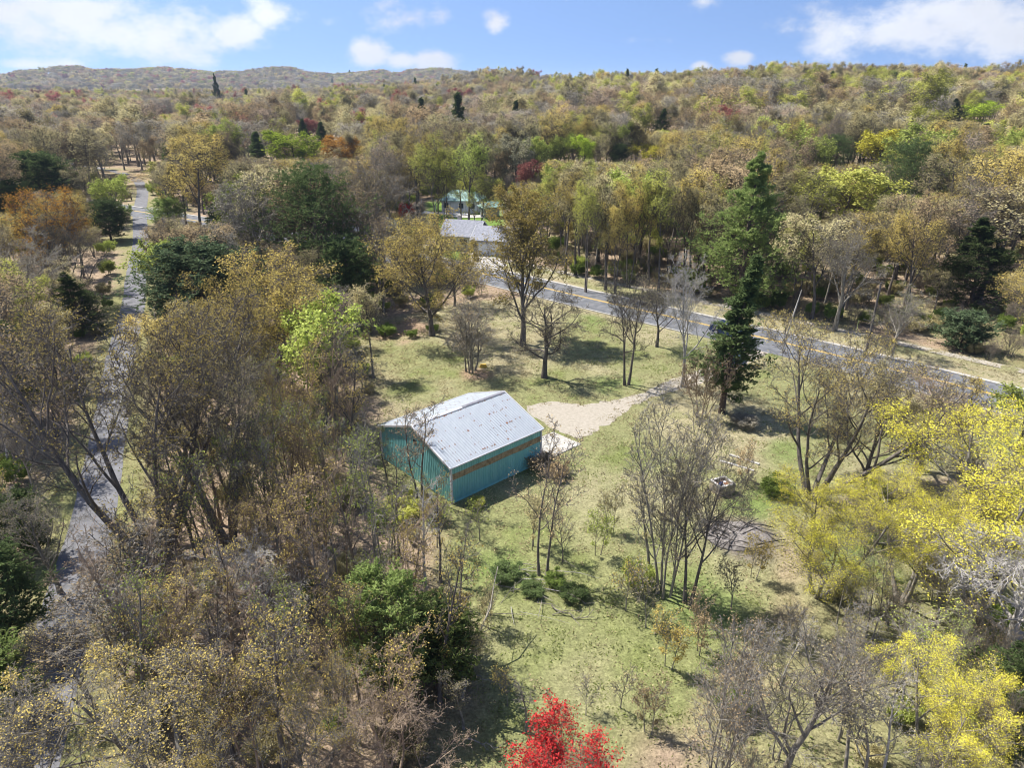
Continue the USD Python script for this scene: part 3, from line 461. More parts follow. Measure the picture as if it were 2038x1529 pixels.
part(SH, 'gable_core', (np.array([[.03, .03, EAVE - .06], [.03, SW - .03, EAVE - .06], [.03, SW / 2, RIDGE - .12], [SL - .03, .03, EAVE - .06], [SL - .03, SW - .03, EAVE - .06], [SL - .03, SW / 2, RIDGE - .12]]), np.array([[0, 2, 1], [3, 4, 5], [0, 1, 4], [0, 4, 3], [0, 3, 5], [0, 5, 2], [1, 2, 5], [1, 5, 4]])), 'sill_board')
part(SH, 'vent', bx(-.05, -.034, 4.0, 4.45, 3.2, 3.55), 'dark_opening')
def roof_pt(x, y, up=0.0):                 # on the roof surface
    return np.array([x, y, EAVE + (RIDGE - EAVE) * (1 - abs(y - SW / 2) / (SW / 2)) + up])
OV = .16; nroof = 10; rw = (SL + 2 * OV) / nroof; rng = np.random.default_rng(77); rust = []
for side in (0, 1):
    ys = np.array([-OV, SW / 2 - .02]) if side == 0 else np.array([SW + OV, SW / 2 + .02])
    for k in range(nroof):
        a, b = -OV + k * rw + .002, -OV + (k + 1) * rw - .002; prof = [(a, .0)]
        for r_ in range(4):
            c = a + (r_ + .5) * (b - a) / 4; prof += [(c - .045, 0), (c - .018, .017), (c + .018, .017), (c + .045, 0)]
        prof.append((b, 0)); n = len(prof)
        v = [roof_pt(x, y, u) for y in ys for x, u in prof] + [roof_pt(x, y, -.03) for y in ys for x, u in prof]; v = np.array(v); v[:, 2] += .02
        i = np.arange(n - 1); f = np.vstack([np.c_[i, i + 1, i + n + 1], np.c_[i, i + n + 1, i + n], np.c_[i + 2 * n, i + 3 * n + 1, i + 2 * n + 1], np.c_[i + 2 * n, i + 3 * n, i + 3 * n + 1], np.c_[i, i + 2 * n, i + 2 * n + 1], np.c_[i, i + 2 * n + 1, i + 1]])
        if side == 1: f = f[:, ::-1]
        part(SH, 'roof_panel', (v, f), 'roof_metal')
    for row in range(7):                   # screws rusted through along the purlins
        for x in np.arange(.25, SL, .225 if side == 0 else .45):
            if rng.random() < (.26 if side == 0 else .55):
                y0 = (.25 + row * .66 + rng.normal(0, .025)); y = y0 if side == 0 else SW - y0; x_ = x + rng.normal(0, .02); r_ = rng.uniform(.035, .085) * (1.5 if rng.random() < .15 else 1); n = 6
                ring = [roof_pt(x_ + r_ * rng.uniform(.6, 1.3) * math.cos(t), y + r_ * rng.uniform(.6, 1.3) * math.sin(t), .042) for t in np.arange(n) * 6.283 / n]
                rust.append((np.array(ring), np.array([[0, j, j + 1] for j in range(1, n - 1)])))
part(SH, 'rust_spots', cat_mesh(rust), 'rust', kind='stuff')
def beam(p, q, w_, h__, up=(0, 0, 1)):
    p, q = np.asarray(p, float), np.asarray(q, float); t = unit(q - p); s = unit(np.cross(t, np.asarray(up, float))); u = np.cross(s, t)
    c = [o + s * a * w_ / 2 + u * b * h__ / 2 for o in (p, q) for a in (-1, 1) for b in (-1, 1)]; return tm(trimesh.convex.convex_hull(np.array(c)))
for e in (0, 1):
    x = -OV - .02 if e == 0 else SL + OV + .02
    for y0 in (-OV, SW + OV): part(SH, 'rake_trim', beam(roof_pt(x, y0, .0), roof_pt(x, SW / 2, .0), .07, .16), 'trim_white')
for y0 in (-OV - .015, SW + OV + .015): part(SH, 'eave_trim', beam((-OV, y0, EAVE - .05), (SL + OV, y0, EAVE - .05), .04, .10), 'trim_white')
for x, y in ((-.02, -.02), (SL + .02, -.02), (-.02, SW + .02), (SL + .02, SW + .02)): part(SH, 'corner_trim', rbx(x - .07, x + .07, y - .07, y + .07, 0, EAVE - .06, .01), 'trim_white')
for x0, x1, mt_ in ((-OV, SL * .52, 'trim_white'), (SL * .52 + .01, SL + OV, 'trim_grey')):
    for s in (-1, 1):
        v = np.array([[x, SW / 2 + s * o, RIDGE + .075 - abs(o) * .37 + u] for x in (x0, x1) for o in (0, .17) for u in (0, -.02)]); part(SH, 'ridge_cap', tm(trimesh.convex.convex_hull(v)), mt_)
apron = [P(1088, 880)[:2], P(1101, 863)[:2], P(1157, 885)[:2], P(1092, 914)[:2]]
apron = [A0[:2] + eu * (SL + .12) + ev * .05, A0[:2] + eu * (SL + .12) + ev * 3.2, P(1101, 861)[:2], P(1157, 885)[:2], P(1093, 914)[:2]]
ap = Polygon(apron).convex_hull; am = trimesh.creation.extrude_polygon(ap, .14, engine='earcut'); am.apply_translation([0, 0, -.08])
top('concrete_apron', tm(am), 'concrete', 'pale concrete slab at the end of the teal shed', 'slab')

# ---------------------------------------------------------------- houses beyond the road
plain('shingle', (.17, .18, .21), (.30, .31, .35), 3., .9, .2, detail=9.0); plain('siding', (.40, .36, .30), (.50, .46, .40), 1.5, .8); plain('siding_pale', (.46, .47, .50), (.58, .59, .62), 1.5, .8); plain('green_roof', (.17, .30, .265), (.25, .38, .335), 1.2, .5); plain('window_glass', (.02, .03, .04), (.05, .06, .08), .5, .1, spec=.6)
plain('door_white', (.62, .62, .62), (.72, .72, .72), 2., .5); plain('fascia', (.55, .55, .54), (.68, .68, .66), 2., .6)
def gabled(parent, x0, x1, y0, y1, z1, zr, wall, roof, ridge='x', ov=.45, hip=0.0, rn='roof', wn='wall'):
    part(parent, wn, bx(x0, x1, y0, y1, -.3, z1), wall)
    if ridge == 'y':                        # same shape turned by 90 degrees
        sw = lambda v: np.c_[v[:, 1], v[:, 0], v[:, 2]]; X0, X1, Y0, Y1 = y0, y1, x0, x1
    else: sw = lambda v: v; X0, X1, Y0, Y1 = x0, x1, y0, y1
    ym = (Y0 + Y1) / 2; sl = (zr - z1) / (ym - Y0); ze = z1 - ov * sl
    if not hip:
        for e in (X0, X1 - .02): part(parent, 'gable_wall', fixm((sw(np.array([[e, Y0, z1], [e, Y1, z1], [e, ym, zr - .02], [e + .02, Y0, z1], [e + .02, Y1, z1], [e + .02, ym, zr - .02]])), None)), wall)
    a, b = X0 - ov, X1 + ov
    for s in (0, 1):
        ye = Y0 - ov if s == 0 else Y1 + ov
        quad = np.array([[a, ye, ze], [b, ye, ze], [b - hip, ym, zr], [a + hip, ym, zr]]); quad = np.vstack([quad, quad + [0, 0, .14]]); part(parent, 'roof_slope' if rn == 'roof' else rn, fixm((sw(quad), None)), roof)
    if hip:
        for s in (0, 1):
            xe, xr = (a, a + hip) if s == 0 else (b, b - hip); tri = np.array([[xe, Y0 - ov, ze], [xe, Y1 + ov, ze], [xr, ym, zr]]); tri = np.vstack([tri, tri + [0, 0, .135]]); part(parent, 'roof_slope', fixm((sw(tri), None)), roof)
    else:
        for e in (a - .02, b + .02):
            for ye in (Y0 - ov, Y1 + ov): p, q = np.array([[e, ye, ze + .05], [e, ym, zr + .05]]); part(parent, 'fascia_board', beam(sw(p[None])[0], sw(q[None])[0], .04, .22), 'fascia')
def fixm(m): return tm(trimesh.convex.convex_hull(m[0]))
def window(parent, x, y, z, w_, h__, face):  # face: -1 looks to -y, +1 to +y, 'l'/'r' to -x/+x
    s = .05
    def pane(a, b, c, d, o0, o1):
        return bx(x + a, x + b, y + min(face * o0, face * o1), y + max(face * o0, face * o1), z + c, z + d) if face in (-1, 1) else bx(x + min((1 if face == 'r' else -1) * o0, (1 if face == 'r' else -1) * o1), x + max((1 if face == 'r' else -1) * o0, (1 if face == 'r' else -1) * o1), y + a, y + b, z + c, z + d)
    wd = part(parent, 'window', pane(-w_ / 2, w_ / 2, 0, h__, .005, .03), 'fascia'); part(wd, 'pane', pane(-w_ / 2 + .08, w_ / 2 - .08, .08, h__ - .08, .031, .04), 'window_glass')
g0 = P(958, 508); hrot = -14.0
Hs = thing('grey_roofed_house', 'low house with grey shingle roof and attached garage across the road', 'house', (g0[0], g0[1], float(terrain(*g0[:2]))), hrot)
gabled(Hs, -1.5, 6.0, 0, 7.5, 2.7, 4.3, 'siding', 'shingle', 'x')
gabled(Hs, -8, -1.6, 2.5, 9.5, 2.7, 4.7, 'siding', 'shingle', 'x', rn='roof_slope')
gd = part(Hs, 'garage_door', rbx(-.6, 4.4, -.05, -.005, .0, 2.2, .01), 'door_white')
for k in range(4):
    part(gd, 'door_panel', rbx(-.55, 4.35, -.075, -.051, .05 + k * .54, .05 + k * .54 + .48, .012), 'door_white')
window(Hs, -4, 2.5, 1.0, 1.5, 1.2, -1); window(Hs, -6.6, 2.5, 1.0, 1.2, 1.2, -1); window(Hs, 6.0, 3.5, 1.1, 1.0, 1.1, 'r'); part(Hs, 'chimney', rbx(-6.4, -5.8, 6.8, 7.4, 3.9, 5.5, .03), 'siding')
dv = [P(925, 520)[:2], P(940, 508)[:2], P(990, 512)[:2], P(1010, 528)[:2], P(985, 545)[:2], P(960, 537)[:2]]
meta(usdkit.mesh(stage, '/World/house_driveway', fix_up(sheet(Polygon(dv), .03, jitter=.05)), MAT['concrete']).GetPrim(), kind='structure')
g1 = P(915, 424)
G2 = thing('green_roofed_house', 'pale house with sea-green hipped metal roof behind tall trees', 'house', (g1[0], g1[1], float(terrain(*g1[:2]))), -10)
gabled(G2, -4.2, 4.2, 0, 6, 3.0, 4.6, 'siding_pale', 'green_roof', 'x', hip=2.4, ov=.6)
for x in (-3.1, .4, 3.0): window(G2, x, 0, 1.0, 1.2, 1.3, -1)
d_ = part(G2, 'door', rbx(-2.0, -1.0, -.05, -.004, .1, 2.2, .01), 'door_white'); part(d_, 'handle', rbx(-1.15, -1.08, -.1, -.05, 1.05, 1.15, .01), 'trim_grey')
part(G2, 'deck', rbx(-8.5, 2.5, -2.6, -.06, -.2, .18, .02), 'trim_white', label='long white deck along the front')
for x in (-8.2, -5., -1.8, 1.6): part(G2, 'post', rbx(x - .08, x + .08, -2.55, -2.4, .18, 3.2, .01), 'trim_white')
g2 = P(978, 432)
K3 = thing('green_roofed_pavilion', 'small open shelter with sea-green roof beside the far lawn', 'pavilion', (g2[0], g2[1], float(terrain(*g2[:2]))), 20)
gabled(K3, -2.2, 2.2, .9, 1.1, 2.4, 2.6, 'siding_pale', 'green_roof', 'x', hip=.4, ov=.3, wn='back_wall')
part(K3, 'roof_canopy', tm(trimesh.convex.convex_hull(np.array([[x, y, 2.45] for x in (-2.8, 2.8) for y in (-2.2, 1.6)] + [[x, -.3, 3.5] for x in (-1.2, 1.2)]))), 'green_roof')
for x in (-2.3, 2.3): part(K3, 'post', rbx(x - .09, x + .09, -1.8, -1.62, -.2, 2.5, .01), 'trim_white')
for k, (px, py, rx, ry, lb) in enumerate(((925, 422, 4.2, 1.5, 'pale paved patio nearer the green-roofed house'), (938, 431, 4.6, 1.2, 'pale curved paved strip lower on the far lawn'))):
    c = P(px, py); e = [(c[0] + rx * math.cos(t) * (1 + .08 * math.sin(3 * t)), c[1] + ry * 1.6 * math.sin(t)) for t in np.arange(24) * 6.283 / 24]; em = trimesh.creation.extrude_polygon(Polygon(e), .1, engine='earcut'); em.apply_translation([0, 0, float(terrain(c[0], c[1])) + .0])
    top('patio', tm(em), 'concrete', lb, 'patio')
g3 = P(722, 474)
W4 = thing('grey_gabled_house', 'grey gabled house glimpsed between the big pine and the round tree', 'house', (g3[0], g3[1], float(terrain(*g3[:2]))), 35)
gabled(W4, -6, 6, -4, 4, 3.0, 5.6, 'siding_pale', 'shingle', 'y', rn='roof_slope'); window(W4, -2, -4, 1.0, 1.4, 1.3, -1); window(W4, 2.2, -4, 1.0, 1.4, 1.3, -1); window(W4, 6, 0, 1.0, 1.2, 1.2, 'r')

# ---------------------------------------------------------------- small things of the clearing and the roadside
plain('block_stone', (.24, .20, .15), (.40, .35, .27), 4., .95, .3, detail=9.0); plain('blue_plastic', (.05, .13, .5), (.08, .2, .62), 5., .4); plain('char', (.03, .028, .028), (.10, .09, .085), 6., .95); plain('ash_wood', (.085, .075, .07), (.25, .23, .215), 6., .95); plain('old_wood', (.16, .13, .11), (.30, .26, .22), 6., .9)
plain('sign_green', (.45, .62, .02), (.55, .72, .03), 2., .5); plain('sign_black', (.015, .015, .015), (.02, .02, .02), 2., .5); plain('galvanised', (.32, .33, .34), (.45, .46, .47), 4., .5, metal=.4); plain('car_blue', (.012, .022, .06), (.018, .03, .075), 1., .25, spec=.6); plain('car_teal', (.06, .18, .26), (.08, .22, .30), 1., .25, spec=.6); plain('tyre', (.012, .012, .012), (.02, .02, .02), 4., .9); plain('car_glass', (.05, .09, .12), (.10, .15, .2), .6, .06, spec=.8); plain('lamp_red', (.4, .01, .01), (.5, .02, .02), 3., .3); plain('lamp_white', (.7, .7, .68), (.8, .8, .8), 3., .2)
b0 = P(1436, 978); BX = thing('block_planter_box', 'square stone-block bin holding rubbish on the grass', 'bin', b0, 24)
def wall_blocks(parent, L, y, t, rows, hgt, axis, seed):
    rng = np.random.default_rng(seed)
    for r_ in range(rows):
        cuts = np.linspace(-L / 2, L / 2, 5) + (0.5 * L / 4 if r_ % 2 else 0); cuts = np.unique(np.clip(np.r_[-L / 2, cuts, L / 2], -L / 2, L / 2))
        for a, b in zip(cuts[:-1], cuts[1:]):
            if b - a < .05: continue
            o = rng.uniform(-.012, .012); bb = (a + .006, b - .006, y - t / 2 + o, y + t / 2 + o, r_ * hgt + .004, (r_ + 1) * hgt - .004)
            part(parent, 'block', rbx(*bb, .012) if axis == 'x' else rbx(bb[2], bb[3], bb[0], bb[1], bb[4], bb[5], .012), 'block_stone')
wall_blocks(BX, 1.35, -.55, .14, 4, .19, 'x', 1); wall_blocks(BX, 1.35, .55, .14, 4, .19, 'x', 2); wall_blocks(BX, .94, -.605, .14, 4, .19, 'y', 3); wall_blocks(BX, .94, .605, .14, 4, .19, 'y', 4)
for a in ((-.70, .70, -.65, -.46, .765, .83), (-.70, .70, .46, .65, .765, .83), (-.70, -.52, -.455, .455, .765, .83), (.52, .70, -.455, .455, .765, .83)): part(BX, 'coping', rbx(*a, .012), 'concrete')
soil = trimesh.creation.icosphere(2, 1.0); v = np.array(soil.vertices) * [.52, .46, .1]; top('rubbish_heap', (rot2(v + (meshkit.fbm(v * 9, 3, 1)[:, None] - .5) * .1, 24, (b0[0], b0[1], .60)), np.array(soil.faces)), 'rust', 'brown leafy rubbish filling the stone-block bin', 'rubbish', kind='stuff', smooth=True)
top('blue_tub', (rot2(tm(trimesh.creation.revolve(np.array([[0, 0], [.12, 0], [.16, .24], [.145, .24], [.11, .03], [0, .03]]), sections=14))[0], 0, (b0[0] - .22, b0[1] - .28, .66)), tm(trimesh.creation.revolve(np.array([[0, 0], [.12, 0], [.16, .24], [.145, .24], [.11, .03], [0, .03]]), sections=14))[1]), 'blue_plastic', 'small blue plastic tub lying inside the stone-block bin', 'tub')
rg = np.random.default_rng(5)
for k in range(3):
    a = rg.uniform(-.3, .3, 2); v, f = rbx(-.13, .13, -.09, .09, 0, .03, .008); top('paper_scrap', (rot2(v, rg.uniform(0, 180), (b0[0] + a[0], b0[1] + a[1], .70)), f), 'trim_white', 'pale paper scrap on the rubbish in the stone-block bin', 'paper', 'paper scraps in the bin')
for (p, q), lb in ((((1433, 918), (1500, 938)), 'pale narrow concrete strip in the grass nearer the stone-block bin'), (((1452, 906), (1511, 925)), 'pale narrow concrete strip in the grass farther from the stone-block bin')):
    a, b = P(*p), P(*q); top('concrete_strip', beam(a + [0, 0, .02], b + [0, 0, .02], .24, .12), 'concrete', lb, 'strip')
# burnt heap: ash, charred limbs
rg = np.random.default_rng(8)
heap = trimesh.creation.icosphere(4, 1.0); v = np.array(heap.vertices) * [2.2, 1.7, .28]; v[:, 2] += (meshkit.fbm(v * 2.2, 4, 6) - .45) * .35 * (v[:, 2] > 0); top('ash_heap', (v + [ash_c[0], ash_c[1], -.02], np.array(heap.faces)), 'ash_wood', 'grey heap of ash and burnt debris on bare ground', 'ash heap', smooth=True)
for k in range(34):
    a = rg.uniform(0, 6.283); r_ = 2.1 * math.sqrt(rg.random()); L = rg.uniform(.7, 2.6); th = rg.uniform(0, 3.14); c = np.array([ash_c[0] + r_ * math.cos(a) * 1.15, ash_c[1] + r_ * math.sin(a) * .85, .16 + rg.uniform(0, .25)]); d = np.array([math.cos(th), math.sin(th), rg.normal(0, .08)])
    pts = np.array([[c - d * L / 2, c + rg.normal(0, .06, 3), c + d * L / 2]]); r0 = rg.uniform(.025, .07)
    top('burnt_branch', tubes(pts, np.array([[r0, r0 * .85, r0 * .5]]), 6, True), 'char' if rg.random() < .6 else 'ash_wood', 'burnt branch lying on the ash heap', 'branch', 'branches on the ash heap')
# fallen limbs and brush heap under the forked tree
bh = P(1085, 1180)
for k in range(26):
    px, py = rg.uniform(1000, 1170), rg.uniform(1120, 1235); c = P(px, py); L = rg.uniform(.8, 3.2); th = rg.normal(-.6, .7); d = np.array([math.cos(th), math.sin(th), rg.uniform(-.02, .15)]); r0 = rg.uniform(.012, .035)
    pts = np.array([[c - d * L / 2 + [0, 0, .12], c + [0, 0, .2] + rg.normal(0, .08, 3), c + d * L / 2 + [0, 0, .15]]])
    top('fallen_branch', tubes(pts, np.array([[r0, r0 * .8, r0 * .4]]), 5, True), 'bark_grey' if rg.random() < .6 else 'bark_pale', 'fallen branch in the brush heap below the forked tree', 'branch', 'fallen branches below the forked tree')
def limb(pxs, r0, zs, label, m='bark_grey'):
    r0 *= .7; pts = np.array([[P(x, y)[0], P(x, y)[1], z] for (x, y), z in zip(pxs, zs)]); t = np.linspace(0, 1, len(pts)); u = np.linspace(0, 1, 9); pts = np.stack([np.interp(u, t, pts[:, k]) for k in range(3)], 1); pts[1:-1] += rg.normal(0, .09, (7, 3)) * [1, 1, .6]; pts[:, 2] = np.maximum(pts[:, 2], .04)
    rd = np.linspace(r0, r0 * .3, 9)[None]; main = tubes(pts[None], rd, 7, True)
    l1, q1 = spawn(rg, pts[None], rd, 7, .3, 1., (25, 60), (.15, .35), 4, .02, .15, None, .6, .3, .01); l2, q2 = spawn(rg, l1, q1, 4, .3, 1., (25, 60), (.3, .6), 2, .02, .1, None, .6, .3, .008); l1[..., 2] = np.maximum(l1[..., 2], .05); l2[..., 2] = np.maximum(l2[..., 2], .05)
    o = meta(UsdGeom.Xform.Define(stage, numbered('/World', 'fallen_limb')).GetPrim(), label, 'fallen limb'); part(o, 'stem', main, m, True); part(o, 'twigs', cat_mesh([tubes(l1, q1, 4), spikes(l2, q2)]), m)
limb([(1098, 1210), (1128, 1226), (1165, 1238), (1180, 1226)], .07, [.15, .14, .14, .5], 'pale curved limb lying on grass at the brush heap\'s lower edge')
limb([(1085, 1150), (1110, 1170), (1140, 1192), (1165, 1206)], .09, [.3, .35, .3, .12], 'grey limb sloping down through the brush heap', 'bark_grey')
limb([(918, 1395), (940, 1345), (968, 1300), (992, 1232)], .11, [.05, 1.2, 2.2, 3.6], 'leaning dead stem over the path of grass left of centre', 'bark_grey')
limb([(925, 1352), (960, 1360), (1000, 1368)], .05, [.5, .3, .12], 'thin pale limb lying across litter beside the leaning stem')
limb([(930, 1480), (965, 1488), (990, 1492)], .06, [.3, .25, .1], 'short pale limb on the grass near the bottom edge')
limb([(1270, 1165), (1300, 1150), (1352, 1158)], .05, [.6, 1.1, 1.6], 'pale bent limb hung across the twin-trunk tree', 'bark_pale')
# roadside
def sign(px, py, hgt, rot, lb, two=False):
    p = P(px, py); z = float(terrain(*p[:2])); s = thing('road_sign', lb, 'sign', (p[0], p[1], z), rot); part(s, 'post', rbx(-.03, .03, -.02, .02, 0, hgt, .005), 'galvanised')
    dm = np.array([[0, -.45], [.45, 0], [0, .45], [-.45, 0]]); v = np.array([[x, y0, hgt - .45 + z_] for y0 in (-.035, -.022) for x, z_ in dm]); part(s, 'sign_board', tm(trimesh.convex.convex_hull(v)), 'sign_green')
    fig = [cyl((0, -.040, hgt - .28), (0, -.037, hgt - .28), .055, s=10), rbx(-.04, .04, -.041, -.036, hgt - .55, hgt - .35, .002), beam((0, -.039, hgt - .53), (-.10, -.039, hgt - .70), .04, .004, (0, 1, 0)), beam((0, -.039, hgt - .53), (.10, -.039, hgt - .70), .04, .004, (0, 1, 0)), beam((-.12, -.039, hgt - .46), (.12, -.039, hgt - .42), .03, .004, (0, 1, 0))]
    part(s, 'walker_symbol', cat_mesh(fig), 'sign_black')
    if two: v = np.array([[x, y0, z_] for y0 in (-.035, -.022) for x, z_ in ((-.3, hgt - 1.22), (.3, hgt - 1.22), (.3, hgt - .95), (-.3, hgt - .95))]); part(s, 'plate', tm(trimesh.convex.convex_hull(v)), 'sign_green')
sign(411, 432, 3.0, -20, 'yellow-green diamond crossing sign by the road near the trail', True)
sign(1700, 680, 2.6, 62, 'yellow-green diamond sign seen edge-on beside the pavement at right', True)
p = P(262, 398); top('trail_post', cat_mesh([rbx(p[0] - .12, p[0] + .12, p[1] - .12, p[1] + .12, 0, 1.3, .03), rbx(p[0] - .22, p[0] + .22, p[1] - .16, p[1] + .16, 1.3, 1.75, .03)]), 'sill_board', 'dark post beside the far bend of the trail', 'post')
p = P(1722, 708); pl = thing('utility_pole', 'dark wooden pole standing at the far road edge right of centre', 'pole', (p[0], p[1], 0)); part(pl, 'shaft', cyl((0, 0, -.1), (.06, 0, 8.2), .15, .11, 9), 'bark_dark'); part(pl, 'arm', beam((-1.0, 0, 4.2), (.1, 0, 3.9), .07, .07), 'bark_dark')
p = P(1556, 702); top('leaning_pale_snag', tubes(np.array([[[p[0], p[1], -.1], [p[0] + .3, p[1] + .05, 2.4], [p[0] + .75, p[1] + .1, 5.0], [p[0] + 1.1, p[1] + .1, 7.2]]]), np.array([[.13, .11, .08, .04]]), 7, True), 'bark_pale', 'pale leaning dead snag beside the road right of the dark pine', 'snag')
p = P(962, 731); top('yellow_toy', tm(trimesh.convex.convex_hull(np.array([[p[0] + x * s, p[1] + y * s, .35 * z] for x in (-.4, .4) for y in (-.2, .2) for z, s in ((0, 1.), (1, .7))]))), 'yellow_paint', 'small yellow object lying by the shrubby tree on the lawn', 'yellow object')

def car(loc, rot, paint, lb, group=None, pickup=False):
    c = thing('parked_pickup' if pickup else 'passing_car', lb, 'pickup' if pickup else 'car', loc, rot); L, W = (5.4, 1.95) if pickup else (4.6, 1.82)
    prof = [(-L / 2, .42), (-L / 2 + .04, .95), (-L / 2 + .3, 1.0), (L / 2 - 1.35, 1.02), (L / 2 - .25, .88), (L / 2, .66), (L / 2, .40), (L / 2 - .5, .30), (-L / 2 + .5, .30)]
    hull = trimesh.creation.extrude_polygon(Polygon(prof), W, engine='earcut'); v = np.array(hull.vertices); v = np.c_[v[:, 0], v[:, 2] - W / 2, v[:, 1]]; tuck = 1 - .10 * np.clip((v[:, 2] - .6) / .4, 0, 1) - .05 * np.clip((np.abs(v[:, 0]) - L / 2 + .5) / .5, 0, 1); v[:, 1] *= tuck
    part(c, 'body', (v, np.array(hull.faces)[:, ::-1]), paint)
    x0, x1, r0, r1 = (-.75, 1.25, -.55, .45) if pickup else (-2.0, 1.15, -1.45, .25); zt = 1.78 if pickup else 1.48
    cab = np.array([[x, y * w_, z] for x, z, w_ in ((x0, 1.0, .86), (x1, 1.0, .86), (r1, zt - .03, .68), (r0, zt - .03, .68)) for y in (-1, 1)]); part(c, 'cabin_glass', tm(trimesh.convex.convex_hull(cab)), 'car_glass')
    part(c, 'roof', rbx(r0 - .02, r1 + .02, -.70, .70, zt - .035, zt + .03, .03), paint)
    for xa, xb in ((x0, r0), (x1, r1)):
        for y in (-1, 1): part(c, 'pillar', beam((xa, y * .865, 1.0), (xb, y * .69, zt - .02), .07, .05), paint)
    for x in (-L / 2 + .95, L / 2 - .95):
        for y in (-1, 1):
            w_ = part(c, 'wheel', cyl((x, y * (W / 2 - .22), .34), (x, y * (W / 2 + .01), .34), .34, s=18), 'tyre'); part(w_, 'rim', cyl((x, y * (W / 2 + .012), .34), (x, y * (W / 2 + .03), .34), .21, s=12), 'galvanised')
    for y in (-1, 1):
        part(c, 'headlight', rbx(L / 2 - .12, L / 2 + .015, y * .62 - .17, y * .62 + .17, .66, .80, .02), 'lamp_white'); part(c, 'tail_light', rbx(-L / 2 - .015, -L / 2 + .06, y * .68 - .12, y * .68 + .12, .70, .92, .01), 'lamp_red'); part(c, 'mirror', rbx(x1 - .35, x1 - .2, y * .98 - .09, y * .98 + .09, 1.0, 1.14, .03), paint)
    for y in (-1, 1): part(c, 'side_window_trim', beam((x0 + .2, y * .885, 1.02), (x1 - .15, y * .885, 1.02), .02, .04), 'tyre')
    if pickup: part(c, 'bed', rbx(-L / 2 + .12, -.85, -.75, .75, 1.0, 1.03, .01), 'tyre')
    for e in (-1, 1): part(c, 'bumper', rbx(e * L / 2 - .06, e * L / 2 + .06, -.8, .8, .42, .58, .03), 'galvanised' if pickup else paint)
    return c
p = P(1452, 668); car((p[0], p[1], .016), -43, 'car_blue', 'dark blue car on the road half hidden behind the dark pine')
p = P(1447, 722); car((p[0], p[1], .012), 48, 'car_teal', 'teal pickup at the top of the gravel drive behind the dark pine', pickup=True)

# ---------------------------------------------------------------- trees placed one by one
FOREST = []                                # every single tree: dict(proto, mats, p, h, w, rot, label, cat, name, landmark)
def height_for(base, ty):                  # height whose top shows at the measured row
    lo, hi = .5, 60.
    for _ in range(50):
        m_ = (lo + hi) / 2
        if Q(base + [0, 0, m_])[1] > ty: lo = m_
        else: hi = m_
    return lo
rt = np.random.default_rng(2024)
def tree(px, py, ty, proto, leafm, barkm='bark_grey', wide=None, label='', short=None, name='tree', cat='tree', group=None, z=None, rot=None):
    """px, py: foot; ty: top row; wide: crown width in picture units at the crown's distance."""
    d = direction(px, py); tt = np.r_[np.arange(20, 200, .5), np.arange(200, 900, 2.)]; q = EYE + tt[:, None] * d; below = q[:, 2] < terrain(q[:, 0], q[:, 1])
    b = q[np.argmax(below)] if below.any() else EYE + 620 * d
    if np.hypot(*b[:2]) < 150: b = P(px, py)
    b[2] = float(terrain(b[0], b[1]))
    h = height_for(b, ty); PR = PROTO[proto]; s = h / (PR[2] * .97)
    ws = 1.0
    if wide:
        dist = np.linalg.norm(b + [0, 0, h * .6] - EYE); ws = (wide / 1413 * dist / 2) / (PR[3] * s)
    FOREST.append(dict(proto=proto, l=leafm, b=barkm, p=b, h=h, s=(s * ws, s * ws, s), rot=rt.uniform(0, 360) if rot is None else rot, label=label, short=short, name=name, cat=cat, group=group, r=PR[3] * s * ws))
B, D, PA, RD, PN = 'bark_grey', 'bark_dark', 'bark_pale', 'bark_red', 'bark_pine'
T = tree
# around the lawn and the shed
T(860, 668, 428, 'round_a', 'leaf_ochre', D, 240, 'round-crowned ochre budding tree at the left end of the lawn', 'the round ochre tree', 'budding_tree')
T(1040, 684, 385, 'column_a', 'leaf_ochre', D, 185, 'tall narrow ochre budding tree in front of the grey-roofed house', 'the tall narrow ochre tree', 'budding_tree')
T(1083, 752, 578, 'gnarl_a', 'leaf_tan', D, 170, 'dark bare tree with wide twisted limbs on the lawn behind the shed', 'the dark twisted tree', 'bare_tree')
T(937, 740, 600, 'whip_a', 'leaf_brown', RD, 140, 'many-stemmed bare shrubby tree on the lawn behind the shed roof', 'the many-stemmed shrubby tree', 'bare_tree')
T(1247, 767, 545, 'gnarl_b', 'leaf_tan', D, 150, 'dark bare tree with a forked trunk beside the gravel drive', 'the fork-trunked tree', 'bare_tree')
T(1307, 690, 560, 'bare_a', 'leaf_tan', D, 110, 'dark bare tree at the near road edge behind the fork-trunked tree', None, 'bare_tree')
T(1357, 770, 503, 'bare_a', 'leaf_grey', PA, 135, 'pale grey bare tree beside the drive, left of the dark pine', 'the pale bare tree', 'bare_tree')
T(1436, 822, 520, 'loose_pine', 'needle_dark', PN, 112, 'dark loose-crowned pine standing between drive and grass, hiding a pickup', 'the dark loose pine', 'pine_tree', 'pine')
T(1470, 602, 312, 'white_pine', 'needle_green', PN, 190, 'tall bright green pine across the road, tallest of the right half', 'the tall pine across the road', 'pine_tree', 'pine')
T(1660, 658, 440, 'bare_a', 'leaf_tan', B, 160, 'bare spreading tree on the far verge right of the dark shade', 'the bare verge tree', 'bare_tree')
T(1910, 692, 622, 'young_pine', 'needle_blue', PN, 88, 'small bushy green pine alone on the dry grass beyond the road', 'the small bushy pine', 'pine_tree', 'pine')
T(1775, 712, 575, 'bare_a', 'leaf_olive', B, 110, 'small olive tree at the far road edge', 'the small olive tree', 'budding_tree')
T(1930, 612, 440, 'white_pine', 'needle_dark', PN, 150, 'dark pine standing behind the small bushy pine', 'the dark right-hand pine', 'pine_tree', 'pine')
